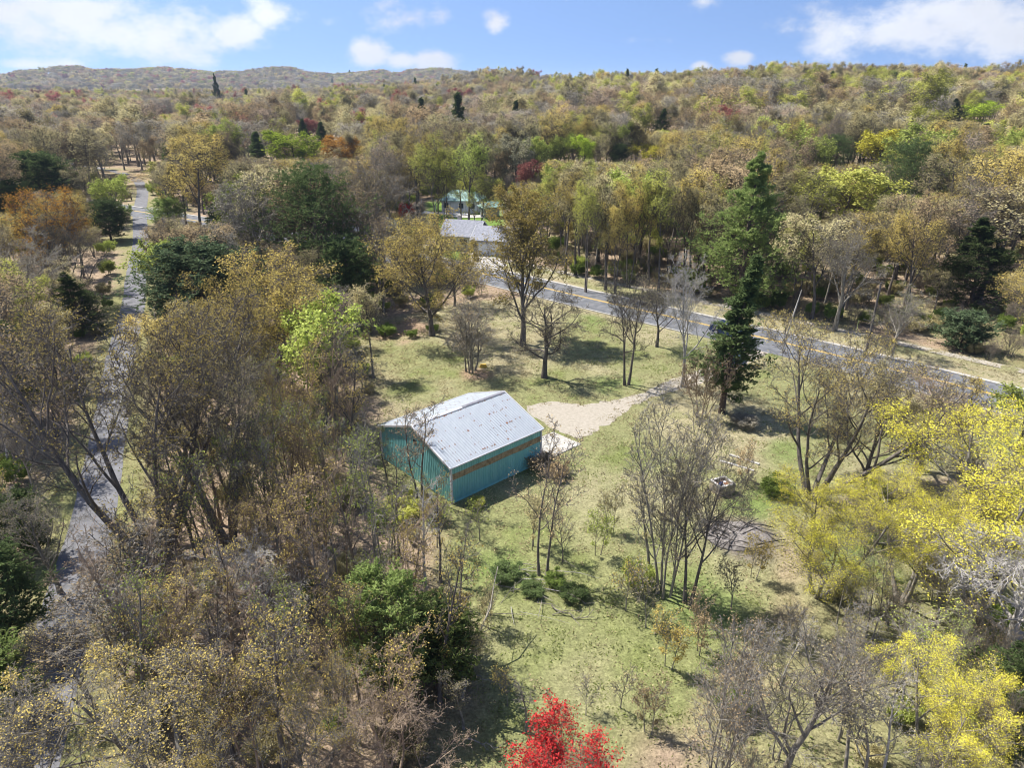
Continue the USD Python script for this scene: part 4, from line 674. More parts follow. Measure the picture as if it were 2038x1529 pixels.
T(1946, 600, 385, 'mid_tall', 'leaf_tan', D, 170, 'tall dark-trunked budding tree over the dark right-hand pine', None, 'budding_tree')
T(2040, 690, 490, 'round_a', 'leaf_ochre', B, 150, 'ochre budding tree cut by the right edge beyond the road', 'the ochre right-edge tree', 'budding_tree')
T(1080, 1148, 865, 'slender_b', 'leaf_brown', D, 150, 'dark forked slender tree standing in the brush heap', 'the forked tree', 'bare_tree')
T(1322, 1185, 800, 'whip_a', 'leaf_tan', B, 190, 'tall many-stemmed bare tree in the middle of the grass', 'the many-stemmed tree', 'bare_tree')
T(1368, 1200, 905, 'gnarl_b', 'leaf_brown', D, 200, 'twin-trunked dark tree right beside the tall many-stemmed bare tree', 'the twin-trunked tree', 'bare_tree')
T(1395, 830, 700, 'shrub_a', 'leaf_brown', RD, 110, 'leafless brown thicket bush left of the dark loose pine foot', None, 'bare_bush', 'bush')
T(1290, 1150, 930, 'slender_a', 'leaf_tan', B, 120, 'slim leaning bare tree left of the tall many-stemmed one', None, 'bare_tree')
T(1614, 990, 665, 'oak_a', 'leaf_ochre', D, 470, 'broad many-stemmed budding tree in front of the road', 'the broad roadside tree', 'budding_tree', rot=155)
T(1714, 975, 730, 'round_a', 'leaf_tan', D, 210, 'dark-trunked budding tree just right of the broad roadside tree', None, 'budding_tree')
T(1826, 935, 755, 'gnarl_a', 'leaf_brown', RD, 200, 'low gnarled brown tree near the road at right', 'the low gnarled tree', 'bare_tree')
T(2020, 900, 770, 'mid_leafy', 'leaf_fresh', B, 130, 'fresh green tree at the right edge near the road end', 'the fresh green edge tree', 'green_tree')
T(1625, 1185, 965, 'bloom_a', 'leaf_yellow', D, 290, 'yellow flowering tree with dark trunk, nearest the ash heap', 'the yellow tree by the ash heap', 'flowering_tree')
T(1925, 1240, 885, 'bloom_a', 'leaf_yellow', B, 520, 'large bright yellow flowering tree at the right edge', 'the large yellow tree', 'flowering_tree')
T(1790, 1200, 985, 'bloom_a', 'leaf_yellow', B, 280, 'yellow flowering tree between the two larger yellow ones', None, 'flowering_tree')
T(1990, 1335, 1030, 'gnarl_a', 'leaf_cream', PA, 330, 'white-limbed spreading bare tree at the lower right edge', 'the white-limbed tree', 'bare_tree')
T(1780, 1365, 1210, 'slender_b', 'leaf_yellow', B, 160, 'small bare tree with few yellow buds at lower right', 'the small yellow-budded tree', 'bare_tree')
T(1840, 1570, 1350, 'bloom_a', 'leaf_yellow', B, 260, 'yellow flowering shrubby tree at the bottom edge, right side', None, 'flowering_tree')
T(2010, 1500, 1320, 'round_pine', 'needle_dark', PN, 150, 'dark green pine in the lower right corner', 'the corner pine', 'pine_tree', 'pine')
T(1550, 1590, 1215, 'bare_a', 'leaf_brown', B, 300, 'bare ascending tree at the bottom edge right of centre', 'the bottom bare tree', 'bare_tree')
T(1425, 1590, 1265, 'whip_a', 'leaf_brown', RD, 180, 'bare brown-budded tree at the bottom edge, left of the ascending one', None, 'bare_tree')
T(1690, 1580, 1330, 'slender_b', 'leaf_tan', B, 200, 'thin pale bare tree at the bottom edge below the yellow trees', None, 'bare_tree')
T(1130, 1690, 1445, 'redbud_a', 'leaf_crimson', D, 225, 'crimson-leaved young maple at the bottom edge', 'the crimson maple', 'red_maple', 'maple')
T(775, 1372, 1143, 'round_pine', 'needle_green', PN, 190, 'green round pine left of the grass path', 'the round green pine', 'pine_tree', 'pine')
T(880, 1352, 1212, 'young_pine', 'needle_green', PN, 150, 'smaller green pine at the right shoulder of the round one', None, 'pine_tree', 'pine')
T(922, 1450, 1320, 'slender_a', 'leaf_tan', B, 90, 'thin bare tree by the short limb at the bottom', None, 'bare_tree')
T(1047, 1455, 1345, 'slender_c', 'leaf_tan', B, 60, 'thin bare sapling stem above the crimson maple, left', None, 'bare_tree')
T(1166, 1425, 1358, 'sapling_b', 'leaf_tan', B, 60, 'small leafless sapling on the grass above the crimson maple, right', None, 'sapling', 'sapling')
T(800, 1600, 1372, 'bare_a', 'leaf_brown', RD, 260, 'pinkish brown twiggy tree at the bottom edge left of the crimson maple', 'the pinkish twiggy tree', 'bare_tree')
T(835, 1000, 790, 'slender_b', 'leaf_brown', D, 130, 'dark slender tree growing close against the shed gable', 'the gable tree', 'bare_tree')
T(775, 1000, 850, 'slender_a', 'leaf_fresh', D, 80, 'slender tree with fresh green buds left of the gable tree', None, 'bare_tree')
T(757, 1150, 850, 'slender_b', 'leaf_yellow', B, 130, 'tall slender tree with yellow-green buds before the shed corner', 'the yellow-budded slender tree', 'budding_tree')
T(848, 1190, 965, 'slender_c', 'leaf_tan', PA, 90, 'pale thin bare tree below the shed corner', None, 'bare_tree')
T(918, 1230, 1030, 'slender_c', 'leaf_tan', B, 60, 'thin straight bare sapling at the grass edge below the shed', None, 'bare_tree')
T(690, 1120, 860, 'slender_a', 'leaf_fresh', B, 150, 'slender tree hung with fresh yellow-green leaves left of the shed', None, 'budding_tree')
T(668, 850, 640, 'bare_a', 'leaf_pinkish', B, 200, 'bare mauve-grey tree leaning over the shed roof\'s left end', 'the mauve-grey tree', 'bare_tree')
T(650, 860, 610, 'mid_leafy', 'leaf_fresh', B, 190, 'fresh lime-green leafing tree between the ochre crowns left', 'the fresh lime tree', 'green_tree')
T(560, 800, 508, 'round_a', 'leaf_ochre', D, 290, 'dense tan-ochre crown below the big dark pine', 'the dense tan-ochre crown', 'budding_tree')
T(470, 850, 560, 'round_a', 'leaf_ochre', D, 230, 'tan-ochre budding tree left of the dense tan-ochre crown', None, 'budding_tree')
T(318, 1112, 602, 'oak_a', 'leaf_ochre', D, 720, 'huge spreading many-stemmed oak over the near trail', 'the huge oak', 'oak_tree', 'oak')
T(455, 1080, 660, 'oak_b', 'leaf_tan', D, 380, 'second spreading oak crowding the huge one\'s right side', 'the second oak', 'oak_tree', 'oak')
T(290, 1350, 1085, 'whip_a', 'leaf_brown', RD, 260, 'reddish-budded tree beside the near trail', 'the reddish-budded tree', 'bare_tree')
T(520, 1240, 1060, 'bare_a', 'leaf_grey', PA, 260, 'pale lavender-grey bare tree amid the thin trunks', 'the lavender-grey tree', 'bare_tree')
T(370, 1590, 1290, 'oak_b', 'leaf_ochre', B, 520, 'ochre-budded broad tree filling the bottom left', 'the bottom ochre tree', 'budding_tree')
T(620, 1600, 1330, 'oak_b', 'leaf_ochre', B, 330, 'ochre-budded tree at the bottom edge right of the broad one', None, 'budding_tree')
T(100, 1620, 1360, 'bare_a', 'leaf_ochre', B, 260, 'ochre-budded twiggy tree in the bottom left corner', None, 'budding_tree')
T(20, 1290, 1105, 'round_pine', 'needle_dark', PN, 150, 'green pine on the left edge above the near trail bend', 'the left-edge pine', 'pine_tree', 'pine')
T(10, 1430, 1290, 'young_pine', 'needle_green', PN, 130, 'small green pine at the left edge below the larger one', None, 'pine_tree', 'pine')
T(20, 860, 650, 'round_pine', 'needle_dark', PN, 140, 'dark pine at the left edge behind the huge oak', None, 'pine_tree', 'pine')
T(50, 1110, 985, 'young_pine', 'needle_dark', PN, 100, 'low olive-green pine on the left trail bank', None, 'pine_tree', 'pine')
T(345, 1190, 960, 'slender_b', 'leaf_ochre', D, 170, 'thin ochre-budded tree on the right bank of the near trail', None, 'bare_tree')
T(255, 1260, 1060, 'bare_a', 'leaf_brown', RD, 190, 'brown twiggy tree on the bank by the near trail bend', None, 'bare_tree')
T(120, 1180, 980, 'bare_a', 'leaf_tan', B, 150, 'leafless tree on the left bank of the near trail', None, 'bare_tree')
T(180, 1400, 1230, 'bare_a', 'leaf_ochre', D, 170, 'dark twiggy tree at the bottom of the near trail', None, 'bare_tree')
for k, (px, py, ty, lf) in enumerate(((955, 1075, 985, 'leaf_fresh'), (975, 1250, 1165, 'leaf_tan'), (890, 1290, 1170, 'leaf_ochre'), (945, 1330, 1235, 'leaf_tan'), (1010, 1405, 1320, 'leaf_ochre'), (1060, 1090, 975, 'leaf_tan'), (1120, 1120, 1010, 'leaf_tan'), (1215, 1060, 965, 'leaf_tan'), (1245, 1215, 1100, 'leaf_ochre'), (1190, 1105, 1010, 'leaf_fresh'), (1285, 1250, 1140, 'leaf_tan'), (1330, 1330, 1215, 'leaf_ochre'), (1235, 1410, 1320, 'leaf_tan'), (1390, 1300, 1190, 'leaf_brown'), (1455, 1215, 1110, 'leaf_tan'), (1500, 1150, 1060, 'leaf_ochre'), (1420, 905, 840, 'leaf_tan'), (1480, 960, 880, 'leaf_brown'), (870, 1090, 985, 'leaf_fresh'), (1290, 1460, 1360, 'leaf_brown'))):
    T(px, py, ty, 'sapling_a' if k % 2 else 'sapling_b', lf, B, None, '', None, 'sapling', 'sapling', 'thin saplings on the grass'); FOREST[-1]['lab'] = 'thin sapling'
T(905, 610, 470, 'round_a', 'leaf_ochre', D, 120, 'smaller ochre budding tree between the round one and the tall narrow one', None, 'budding_tree')
T(790, 570, 440, 'mid_vase', 'leaf_tan', D, 110, 'tan budding tree across the road left of the round ochre tree', None, 'budding_tree')
# left woods
T(640, 610, 335, 'broad_pine', 'needle_dark', PN, 215, 'big dark spreading pine left of the lawn, largest of the left half', 'the big dark pine', 'pine_tree', 'pine')
T(690, 640, 480, 'round_pine', 'needle_dark', PN, 130, 'dark pine skirting the foot of the big dark pine', None, 'pine_tree', 'pine')
T(420, 690, 490, 'round_pine', 'needle_blue', PN, 220, 'blue-green round pine above the tan-ochre crowns', 'the blue-green pine', 'pine_tree', 'pine')
T(340, 470, 395, 'round_pine', 'needle_green', PN, 62, 'green pine on the right bank of the trail near the road', 'the trailside pine', 'pine_tree', 'pine')
T(437, 478, 408, 'spruce', 'needle_dark', PN, 52, 'dark spruce beside the road left of the big dark pine', 'the roadside spruce', 'spruce_tree', 'spruce')
T(230, 450, 352, 'mid_leafy', 'leaf_fresh', B, 68, 'yellow-green leafing tree on the left bank of the trail', 'the yellow-green trail tree', 'green_tree')
T(222, 480, 400, 'round_pine', 'needle_dark', PN, 70, 'dark pine under the yellow-green trail tree', None, 'pine_tree', 'pine')
T(183, 388, 262, 'mid_round', 'leaf_tan', D, 112, 'round tan-crowned tree where the trail bends away', 'the round tan tree', 'budding_tree')
T(95, 440, 308, 'round_pine', 'needle_dark', PN, 110, 'dark broad pine at the far left', 'the far left pine', 'pine_tree', 'pine')
T(25, 480, 360, 'round_pine', 'needle_dark', PN, 90, 'dark pine at the left edge below the far left pine', None, 'pine_tree', 'pine')
T(115, 620, 385, 'mid_round', 'leaf_orange', B, 140, 'orange-tan round-crowned tree at left of the trail', 'the orange-tan tree', 'budding_tree')
T(170, 620, 430, 'bare_a', 'leaf_tan', B, 130, 'grey bare tree crowding the left trail bank', None, 'bare_tree')
T(60, 690, 470, 'bare_a', 'leaf_grey', B, 190, 'grey bare tree at the left edge above the huge oak', None, 'bare_tree')
T(168, 660, 545, 'white_pine', 'needle_dark', PN, 100, 'dark pine low beside the trail before the huge oak', None, 'pine_tree', 'pine')
T(518, 352, 265, 'spruce', 'needle_dark', PN, 42, 'dark pointed spruce left of the bright lime maple', 'the pointed spruce', 'spruce_tree', 'spruce')
T(458, 400, 318, 'spruce', 'needle_dark', PN, 40, 'dark spruce lower left of the pointed one', None, 'spruce_tree', 'spruce')
T(340, 350, 285, 'spruce', 'needle_dark', PN, 30, 'small dark spruce above the trail bend', None, 'spruce_tree', 'spruce')
T(645, 320, 245, 'spruce', 'needle_dark', PN, 34, 'dark spruce right behind the bright lime maple', None, 'spruce_tree', 'spruce')
T(607, 300, 238, 'spruce', 'needle_dark', PN, 26, 'dark spruce tip left behind the bright lime maple', None, 'spruce_tree', 'spruce')
T(595, 360, 262, 'mid_leafy', 'leaf_lime', B, 112, 'bright lime-green maple behind the big dark pine', 'the bright lime maple', 'green_tree')
T(692, 350, 272, 'mid_leafy', 'leaf_orange', B, 82, 'orange-yellow leafing tree right of the bright lime maple', 'the orange-yellow tree', 'budding_tree')
T(618, 290, 236, 'mid_leafy', 'leaf_red', D, 50, 'red-leaved tree between the two dark spruce tips', 'the red spruce-side tree', 'red_maple', 'maple')
T(868, 462, 268, 'mid_vase', 'leaf_olive', D, 112, 'tall olive-leafing tree left of the far green lawn', 'the tall olive tree', 'budding_tree')
T(888, 458, 290, 'mid_vase', 'leaf_olive', D, 70, 'dark-stemmed twin of the tall olive tree, on its right', None, 'budding_tree')
T(933, 482, 270, 'mid_tall', 'leaf_fresh', D, 95, 'tall bright green tree standing on the far lawn', 'the tall lawn tree', 'green_tree')
T(918, 465, 300, 'mid_tall', 'leaf_olive', D, 70, 'thin dark-trunked tree left of the tall lawn tree', None, 'budding_tree')
T(951, 480, 330, 'mid_vase', 'leaf_olive', D, 90, 'dark leaning tree right of the tall lawn tree', None, 'budding_tree')
T(1030, 385, 272, 'mid_leafy', 'leaf_cream', D, 82, 'cream-blossomed tree behind the far lawn', 'the cream tree', 'flowering_tree')
T(1000, 385, 300, 'mid_leafy', 'leaf_brown', D, 60, 'rust-brown tree below the cream one\'s left side', None, 'budding_tree')
T(1050, 395, 322, 'mid_leafy', 'leaf_red', D, 62, 'red-leaved tree below the cream one\'s right side', 'the red tree', 'red_maple', 'maple')
T(813, 450, 405, 'mid_leafy', 'leaf_crimson', D, 32, 'small crimson tree above the round ochre tree', None, 'red_maple', 'maple')
T(1112, 362, 268, 'mid_leafy', 'leaf_fresh', D, 58, 'yellow-green tree right of the cream one', None, 'green_tree')
T(1160, 362, 270, 'mid_leafy', 'leaf_lime', D, 56, 'bright yellow-green tree second to the right of the cream one', 'the second yellow-green tree', 'green_tree')
T(1312, 290, 218, 'white_pine', 'needle_dark', PN, 50, 'dark pine rising from the hillside woods at centre right', 'the hillside pine', 'pine_tree', 'pine')
T(1232, 350, 288, 'round_pine', 'needle_dark', PN, 40, 'small dark pine right of the yellow-green pair', None, 'pine_tree', 'pine')
T(1285, 345, 285, 'mid_leafy', 'leaf_yellow', D, 70, 'yellow leafing tree left below the hillside pine', None, 'green_tree')
T(1655, 370, 270, 'broad_pine', 'needle_dark', PN, 72, 'dark pine inside the yellow-green crowns at right', 'the yellow-framed pine', 'pine_tree', 'pine')
T(1732, 380, 258, 'mid_leafy', 'leaf_yellow', B, 100, 'golden yellow crown right of the yellow-framed pine', 'the golden crown', 'green_tree')
T(1612, 380, 268, 'mid_leafy', 'leaf_fresh', B, 80, 'light green crown left of the yellow-framed pine', None, 'green_tree')
T(1786, 470, 285, 'broad_pine', 'needle_dark', PN, 128, 'broad dark pine spreading upward at right', 'the broad right pine', 'pine_tree', 'pine')
T(1660, 500, 332, 'mid_leafy', 'leaf_olive', D, 170, 'large olive-yellow crown below the yellow-framed pine', 'the large olive crown', 'green_tree')
T(1580, 545, 350, 'mid_tall', 'leaf_olive', D, 110, 'olive tall tree just right of the tall pine across the road', None, 'budding_tree')
T(1945, 320, 248, 'spruce', 'needle_dark', PN, 36, 'dark narrow conifer at upper right', None, 'spruce_tree', 'spruce')
T(1893, 270, 198, 'white_pine', 'needle_dark', PN, 52, 'dark pine beside the lime crowns at upper right', 'the upper right pine', 'pine_tree', 'pine')
T(1945, 265, 203, 'mid_leafy', 'leaf_lime', B, 76, 'lime-green crown right of the upper right pine', None, 'green_tree')
T(432, 180, 149, 'white_pine', 'needle_dark', PN, 22, 'lone dark pine on the far left skyline', None, 'pine_tree', 'pine')
T(338, 245, 205, 'mid_leafy', 'leaf_red', D, 40, 'red-crowned tree in the left middle distance', None, 'red_maple', 'maple')
T(905, 225, 176, 'mid_leafy', 'leaf_red', D, 40, 'rose-red tree in the centre far woods', None, 'red_maple', 'maple')
for k, (px, ty) in enumerate(((1125, 345), (1165, 335), (1205, 350), (1250, 332), (1290, 340), (1330, 330), (1372, 338), (1405, 352), (1145, 365), (1225, 368), (1310, 362), (1390, 370))):
    T(px, 545 + (k * 37) % 42, ty, ('mid_tall', 'mid_vase')[k % 2], ('leaf_ochre', 'leaf_olive', 'leaf_tan')[k % 3], D, 92, '', None, 'budding_tree', 'tree', 'grove of slim trunks across the road')

# ---------------------------------------------------------------- woods between: saplings, middle-distance trees, the far forest
clear = [road_poly, LineString(trail_c).buffer(3.2), drive_poly.buffer(1.5), shed_poly.buffer(1.2), lawn_poly, yard_poly.buffer(2), verge_poly, dirt_poly.buffer(1), Polygon(dv).buffer(2), LineString(sw_c).buffer(1.6)]
for g in (g0, g1, g2, g3): clear.append(Point(*g[:2]).buffer(9.0))
from shapely import union_all
CLEAR = union_all(clear); prepare(CLEAR)
hand = [(t['p'][0], t['p'][1], t['r']) for t in FOREST]
def grid_points(rng, x0, x1, y0, y1, step, jit=.42):
    X, Y = np.meshgrid(np.arange(x0, x1, step), np.arange(y0, y1, step)); X[1::2] += step / 2; q = np.stack([X.ravel(), Y.ravel()], 1); return q + rng.uniform(-jit, jit, q.shape) * step
def in_view(q, margin=1.12):
    v = np.c_[q, terrain(q[:, 0], q[:, 1]) + 10] - EYE; dep = v @ FW; return (dep > 3) & (np.abs(v @ RT) / np.maximum(dep, .1) < .721 * margin)
# slim trunks of the near woods, left of the shed
rw_ = np.random.default_rng(404)
slim = px_poly([(430, 1000), (600, 880), (735, 880), (760, 1060), (880, 1120), (905, 1280), (940, 1500), (700, 1560), (350, 1560), (230, 1500), (300, 1300), (330, 1180)]); left_slim = px_poly([(0, 900), (120, 880), (160, 1000), (140, 1150), (80, 1290), (0, 1330)]); right_slim = px_poly([(1560, 1240), (1700, 1200), (2038, 1250), (2100, 1700), (1300, 1700), (1400, 1420)])
def fill(poly, step, picks, hgt, gname, lab, cat='tree', seed=0, name='bare_tree', margin=.0):
    rng = np.random.default_rng(seed); x0, y0, x1, y1 = poly.bounds; q = grid_points(rng, x0, x1, y0, y1, step); q = q[contains_xy(poly, q[:, 0], q[:, 1])]
    for x, y in q:
        if contains_xy(CLEAR, x, y) and not margin: continue
        if any((x - a) ** 2 + (y - b) ** 2 < 1.0 for a, b, _ in hand): continue
        if shed_poly.distance(Point(x, y)) < 2.2: continue
        b_ = np.array([x, y, 0.]); c_ = Q(b_)
        if 690 < c_[0] < 910 and c_[1] > 900 and Q(b_ + [0, 0, hgt[1]])[1] < 985:
            if rng.random() < .7: continue
        pr, lf, bk = picks[rng.integers(len(picks))]; h = rng.uniform(*hgt); s = h / PROTO[pr][2]
        FOREST.append(dict(proto=pr, l=lf, b=bk, p=np.array([x, y, float(terrain(x, y))]), h=h, s=(s, s, s), rot=rng.uniform(0, 360), label='', short=None, name=name, cat=cat, group=gname, lab=lab, r=PROTO[pr][3] * s))
fill(slim, 1.95, [('slender_a', 'leaf_ochre', D), ('slender_c', 'leaf_tan', D), ('slender_c', 'leaf_tan', RD), ('slender_b', 'leaf_ochre', RD), ('slender_a', 'leaf_ochre', D), ('slender_b', 'leaf_fresh', B), ('slender_c', 'leaf_tan', RD), ('slender_a', 'leaf_fresh', B), ('slender_b', 'leaf_ochre', RD)], (5.5, 11), 'slim trees of the near woods', 'slim leafless tree', seed=1)
fill(left_slim, 3.2, [('slender_b', 'leaf_brown', B), ('slender_a', 'leaf_tan', PA), ('slender_a', 'leaf_ochre', B), ('bare_a', 'leaf_brown', B)], (5, 9), 'trees on the left trail bank', 'twiggy tree', seed=2)
fill(right_slim, 3.0, [('slender_b', 'leaf_tan', B), ('whip_a', 'leaf_brown', B), ('slender_a', 'leaf_tan', PA), ('slender_b', 'leaf_yellow', B)], (4, 7.5), 'thin trees at the lower right', 'thin bare tree', seed=3)
# the woods on both sides of the trail and beyond the road
mid_picks = [('mid_round', 'leaf_tan', B, 'tan-crowned'), ('mid_vase', 'leaf_tan', B, 'tan-crowned'), ('mid_tall', 'leaf_ochre', D, 'ochre-crowned'), ('mid_round', 'leaf_ochre', B, 'ochre-crowned'), ('mid_bare', 'leaf_grey', B, 'grey leafless'), ('mid_bare', 'leaf_brown', B, 'brown leafless'), ('mid_vase', 'leaf_olive', D, 'olive-crowned'), ('mid_round', 'leaf_brown', B, 'brown-crowned'), ('mid_tall', 'leaf_tan', D, 'tan-crowned'), ('mid_bare', 'leaf_pinkish', B, 'mauve leafless'), ('mid_leafy', 'leaf_fresh', B, 'fresh green'), ('mid_leafy', 'leaf_red', D, 'red-crowned')]
pw_mid = np.array([1.2, 1.2, .9, 1., .9, .7, 1.4, .7, .8, .5, .45, .1]); pw_mid /= pw_mid.sum()
rm = np.random.default_rng(99); q = grid_points(rm, -180, 180, 44, 235, 5.2); d = np.hypot(*q.T); q = q[in_view(q) & (d < 232)]
OPEN = [(236, 343, 308, 470, 215), (226, 440, 302, 620, 150), (880, 370, 985, 440, 160), (930, 440, 1000, 505, 128), (1540, 600, 2038, 780, 90), (1000, 530, 1400, 580, 110)]
for t in FOREST:
    if t['short'] or t['cat'] in ('pine', 'spruce', 'maple') or t['name'] in ('green_tree', 'flowering_tree'):
        dp = float((t['p'] - EYE) @ FW); c, t_ = Q(t['p']), Q(t['p'] + [0, 0, t['h']]); w_ = t['r'] * 1413 / dp * .75
        if c[1] < 720: OPEN.append((c[0] - w_, t_[1], c[0] + w_, t_[1] + (c[1] - t_[1]) * .55, dp - 1))
def room(x, y, h, r):
    """how tall a tree may stand here without hiding a landmark (0: not at all)."""
    b = np.array([x, y, float(terrain(x, y))]); dp = (b - EYE) @ FW
    if dp < 5: return h
    c = Q(b)
    for x0, y0, x1, y1, dd in OPEN:
        w_ = r * 1413 / dp * .7
        if dp < dd and c[0] + w_ > x0 and c[0] - w_ < x1 and c[1] > y0 and Q(b + [0, 0, h])[1] < y1:
            h = height_for(b, y1) if c[1] > y1 else 0
    return h if h > 5.0 else 0
kept = []
for x, y in q:
    if contains_xy(CLEAR, x, y): continue
    near_side = (np.array([x, y]) - road_c[np.argmin(np.hypot(*(road_c - [x, y]).T))]) @ road_n[np.argmin(np.hypot(*(road_c - [x, y]).T))] < 0
    if near_side and x > -12: continue                             # the clearing's own trees were placed one by one
    if near_side and x > -36 and y < 62: continue
    if any((x - a) ** 2 + (y - b) ** 2 < (.4 * c + 1.3) ** 2 for a, b, c in hand): continue
    if x > 15 and np.hypot(x, y) < 130 and rm.random() < .15: continue   # open ground right of the tall pine
    hmax = room(x, y, 19.0, 3.8)
    if hmax: kept.append((x, y, hmax))
kept.sort(key=lambda p: p[0] ** 2 + p[1] ** 2)
HILL = []
for n, (x, y, hmax) in enumerate(kept):
    k = rm.choice(len(mid_picks), p=pw_mid)
    if k == 11 and np.hypot(x, y) < 165: k = 0
    if x < -15 and k in (2, 6, 10) and rm.random() < .6: k = rm.choice([4, 5, 9, 0, 7])
    pr, lf, bk, lab = mid_picks[k]; h = min(rm.uniform(12, 19) * (.75 if np.hypot(x, y) < 75 else 1), hmax); s = h / PROTO[pr][2]; w_ = rm.uniform(1.0, 1.4) * (1.25 if h < 9 else 1)
    if n < 285: FOREST.append(dict(proto=pr, l=lf, b=bk, p=np.array([x, y, float(terrain(x, y))]), h=h, s=(s * w_, s * w_, s), rot=rm.uniform(0, 360), label='', short=None, name='woodland_tree', cat='tree', group=None, lab=lab + ' tree', r=PROTO[pr][3] * s))
    else: HILL.append((x, y, h, k))

# ---- write the single trees: landmarks keep their own label, the others are named after the landmark next to them
pos = np.array([t['p'] + [0, 0, t['h'] * .7] for t in FOREST]); scr = Q(pos); dep = (pos - EYE) @ FW
marks = [i for i, t in enumerate(FOREST) if t['short']]
said = {}
for i in np.argsort(dep):
    t = FOREST[i]
    if t['label']: continue
    lab = t.get('lab') or 'slim budding tree'
    j = min((j for j in marks if j != i), key=lambda j: np.hypot(*(scr[i] - scr[j])) + 6 * abs(dep[i] - dep[j]))
    dx, dz = scr[i][0] - scr[j][0], dep[i] - dep[j]; rel = ('left of' if dx < 0 else 'right of') if abs(dx) > 45 else ('behind' if dz > 0 else 'in front of')
    t['key'] = (lab, rel, FOREST[j]['short']); said.setdefault(t['key'], []).append(i)
ORD = ['', 'second', 'third', 'fourth', 'fifth', 'sixth', 'seventh', 'eighth', 'ninth', 'tenth', 'eleventh', 'twelfth', 'thirteenth', 'fourteenth', 'fifteenth', 'sixteenth', 'seventeenth', 'eighteenth', 'nineteenth', 'twentieth']
for (lab, rel, sh), ids in said.items():
    for n, i in enumerate(ids):
        o = '' if len(ids) == 1 else 'nearest ' if n == 0 else ORD[min(n, 19)] + ' nearest '
        FOREST[i]['label'] = f'{o}{lab} {rel} {sh}'
for t in FOREST:
    x = thing(t['name'], t['label'], t['cat'], t['p'], t['rot'], t['s'], t['group'] or ('single trees of the woods' if t['name'] == 'woodland_tree' else None))
    x.GetReferences().AddInternalReference(kind_of(t['proto'], t['b'], t['l'])); x.SetInstanceable(True)

def scatter(name, kinds, idx, P3, S, rotz, label, cat, tilt=None):
    pi = UsdGeom.PointInstancer.Define(stage, f'/World/{name}'); rel = pi.CreatePrototypesRel()
    for n, k in enumerate(kinds):
        path = f'/World/{name}/{k[0]}'
        if len(k) == 2 and isinstance(k[1], str):
            x = UsdGeom.Xform.Define(stage, path); x.GetPrim().GetReferences().AddInternalReference(k[1])
        else: usdkit.mesh(stage, path, k[1], MAT[k[2]])
        rel.AddTarget(path)
    pi.CreateProtoIndicesAttr(Vt.IntArray.FromNumpy(np.asarray(idx, np.int32))); pi.CreatePositionsAttr(Vt.Vec3fArray.FromNumpy(np.asarray(P3, np.float32))); pi.CreateScalesAttr(Vt.Vec3fArray.FromNumpy(np.asarray(S, np.float32)))
    a = np.radians(np.asarray(rotz)) / 2; pi.CreateOrientationsAttr(Vt.QuathArray([Gf.Quath(float(math.cos(v)), 0, 0, float(math.sin(v))) for v in a]))
    return meta(pi.GetPrim(), label, cat, None, 'stuff')
# ---- the far forest, one mass of crowns to the skyline
rf_ = np.random.default_rng(7)
fk = [('tan_round', 'far_round', 'leaf_tan', B, 1.5), ('tan_vase', 'far_vase', 'leaf_tan', B, 1.2), ('ochre_round', 'far_round', 'leaf_ochre', B, .8), ('olive_vase', 'far_vase', 'leaf_olive', B, 1.5), ('grey_bare', 'far_bare', 'leaf_grey', B, 1.8), ('brown_bare', 'far_bare', 'leaf_brown', B, 1.0), ('brown_round', 'far_round', 'leaf_brown', B, .7), ('mauve_bare', 'far_bare', 'leaf_pinkish', B, .6), ('lime_round', 'far_round', 'leaf_fresh', B, .2), ('red_vase', 'far_vase', 'leaf_red', B, .05), ('dark_pine', 'far_pine', 'needle_dark', PN, .05), ('cream_round', 'far_round', 'leaf_cream', B, .12)] + [(f'woodland_{i}', m_[0], m_[1], m_[2], 0.0) for i, m_ in enumerate(mid_picks)]
fw = np.array([k[4] for k in fk]); fw /= fw.sum()
pts = [np.array([(x, y) for x, y, h, k in HILL])] if HILL else []
for r0, r1, st in ((225, 420, 8.6), (420, 700, 9.6), (700, 1150, 11.5), (2100, 3000, 19.0)):
    q = grid_points(rf_, -r1 * .8, r1 * .8, r0 * .5, r1, st); d = np.hypot(*q.T); q = q[(d >= r0) & (d < r1) & in_view(q, 1.18)]
    if r0 == 2100: q = q[np.degrees(np.arctan2(q[:, 0], q[:, 1])) < 8]
    if r0 == 700: q = q[np.degrees(np.arctan2(q[:, 0], q[:, 1])) < 40]
    pts.append(q)
HILL_K = np.array([h[3] for h in HILL], int); fp = np.vstack(pts); ok_ = ~contains_xy(CLEAR, fp[:, 0], fp[:, 1]); HILL_H = np.array([h[2] for h in HILL])[ok_[:len(HILL)]]; HILL_K = HILL_K[ok_[:len(HILL)]]; fp = fp[ok_]; d = np.hypot(*fp.T)
pn = meshkit.fbm(np.c_[fp / 38., np.zeros(len(fp))], 2, 17)                     # kinds keep company
idx = np.array([rf_.choice(len(fk), p=fw) for _ in fp]); coh = rf_.random(len(fp)) < .55; idx[coh] = np.array([0, 4, 1, 3, 5, 0, 3, 4, 1, 6, 7, 2])[np.clip(((pn[coh] - .25) / .5 * 12).astype(int), 0, 11)]
leftw = (np.degrees(np.arctan2(fp[:, 0], fp[:, 1])) < 3) & np.isin(idx, (2, 3, 8)) & (rf_.random(len(fp)) < .62); idx[leftw] = rf_.choice([4, 5, 7, 0, 6, 4], leftw.sum())
if HILL: idx[:len(HILL_K)] = 12 + HILL_K
redz = (np.arange(len(fp)) >= len(HILL_K)) & (fp[:, 0] < -20) & (d > 260) & (rf_.random(len(fp)) < .035); idx[redz] = 9
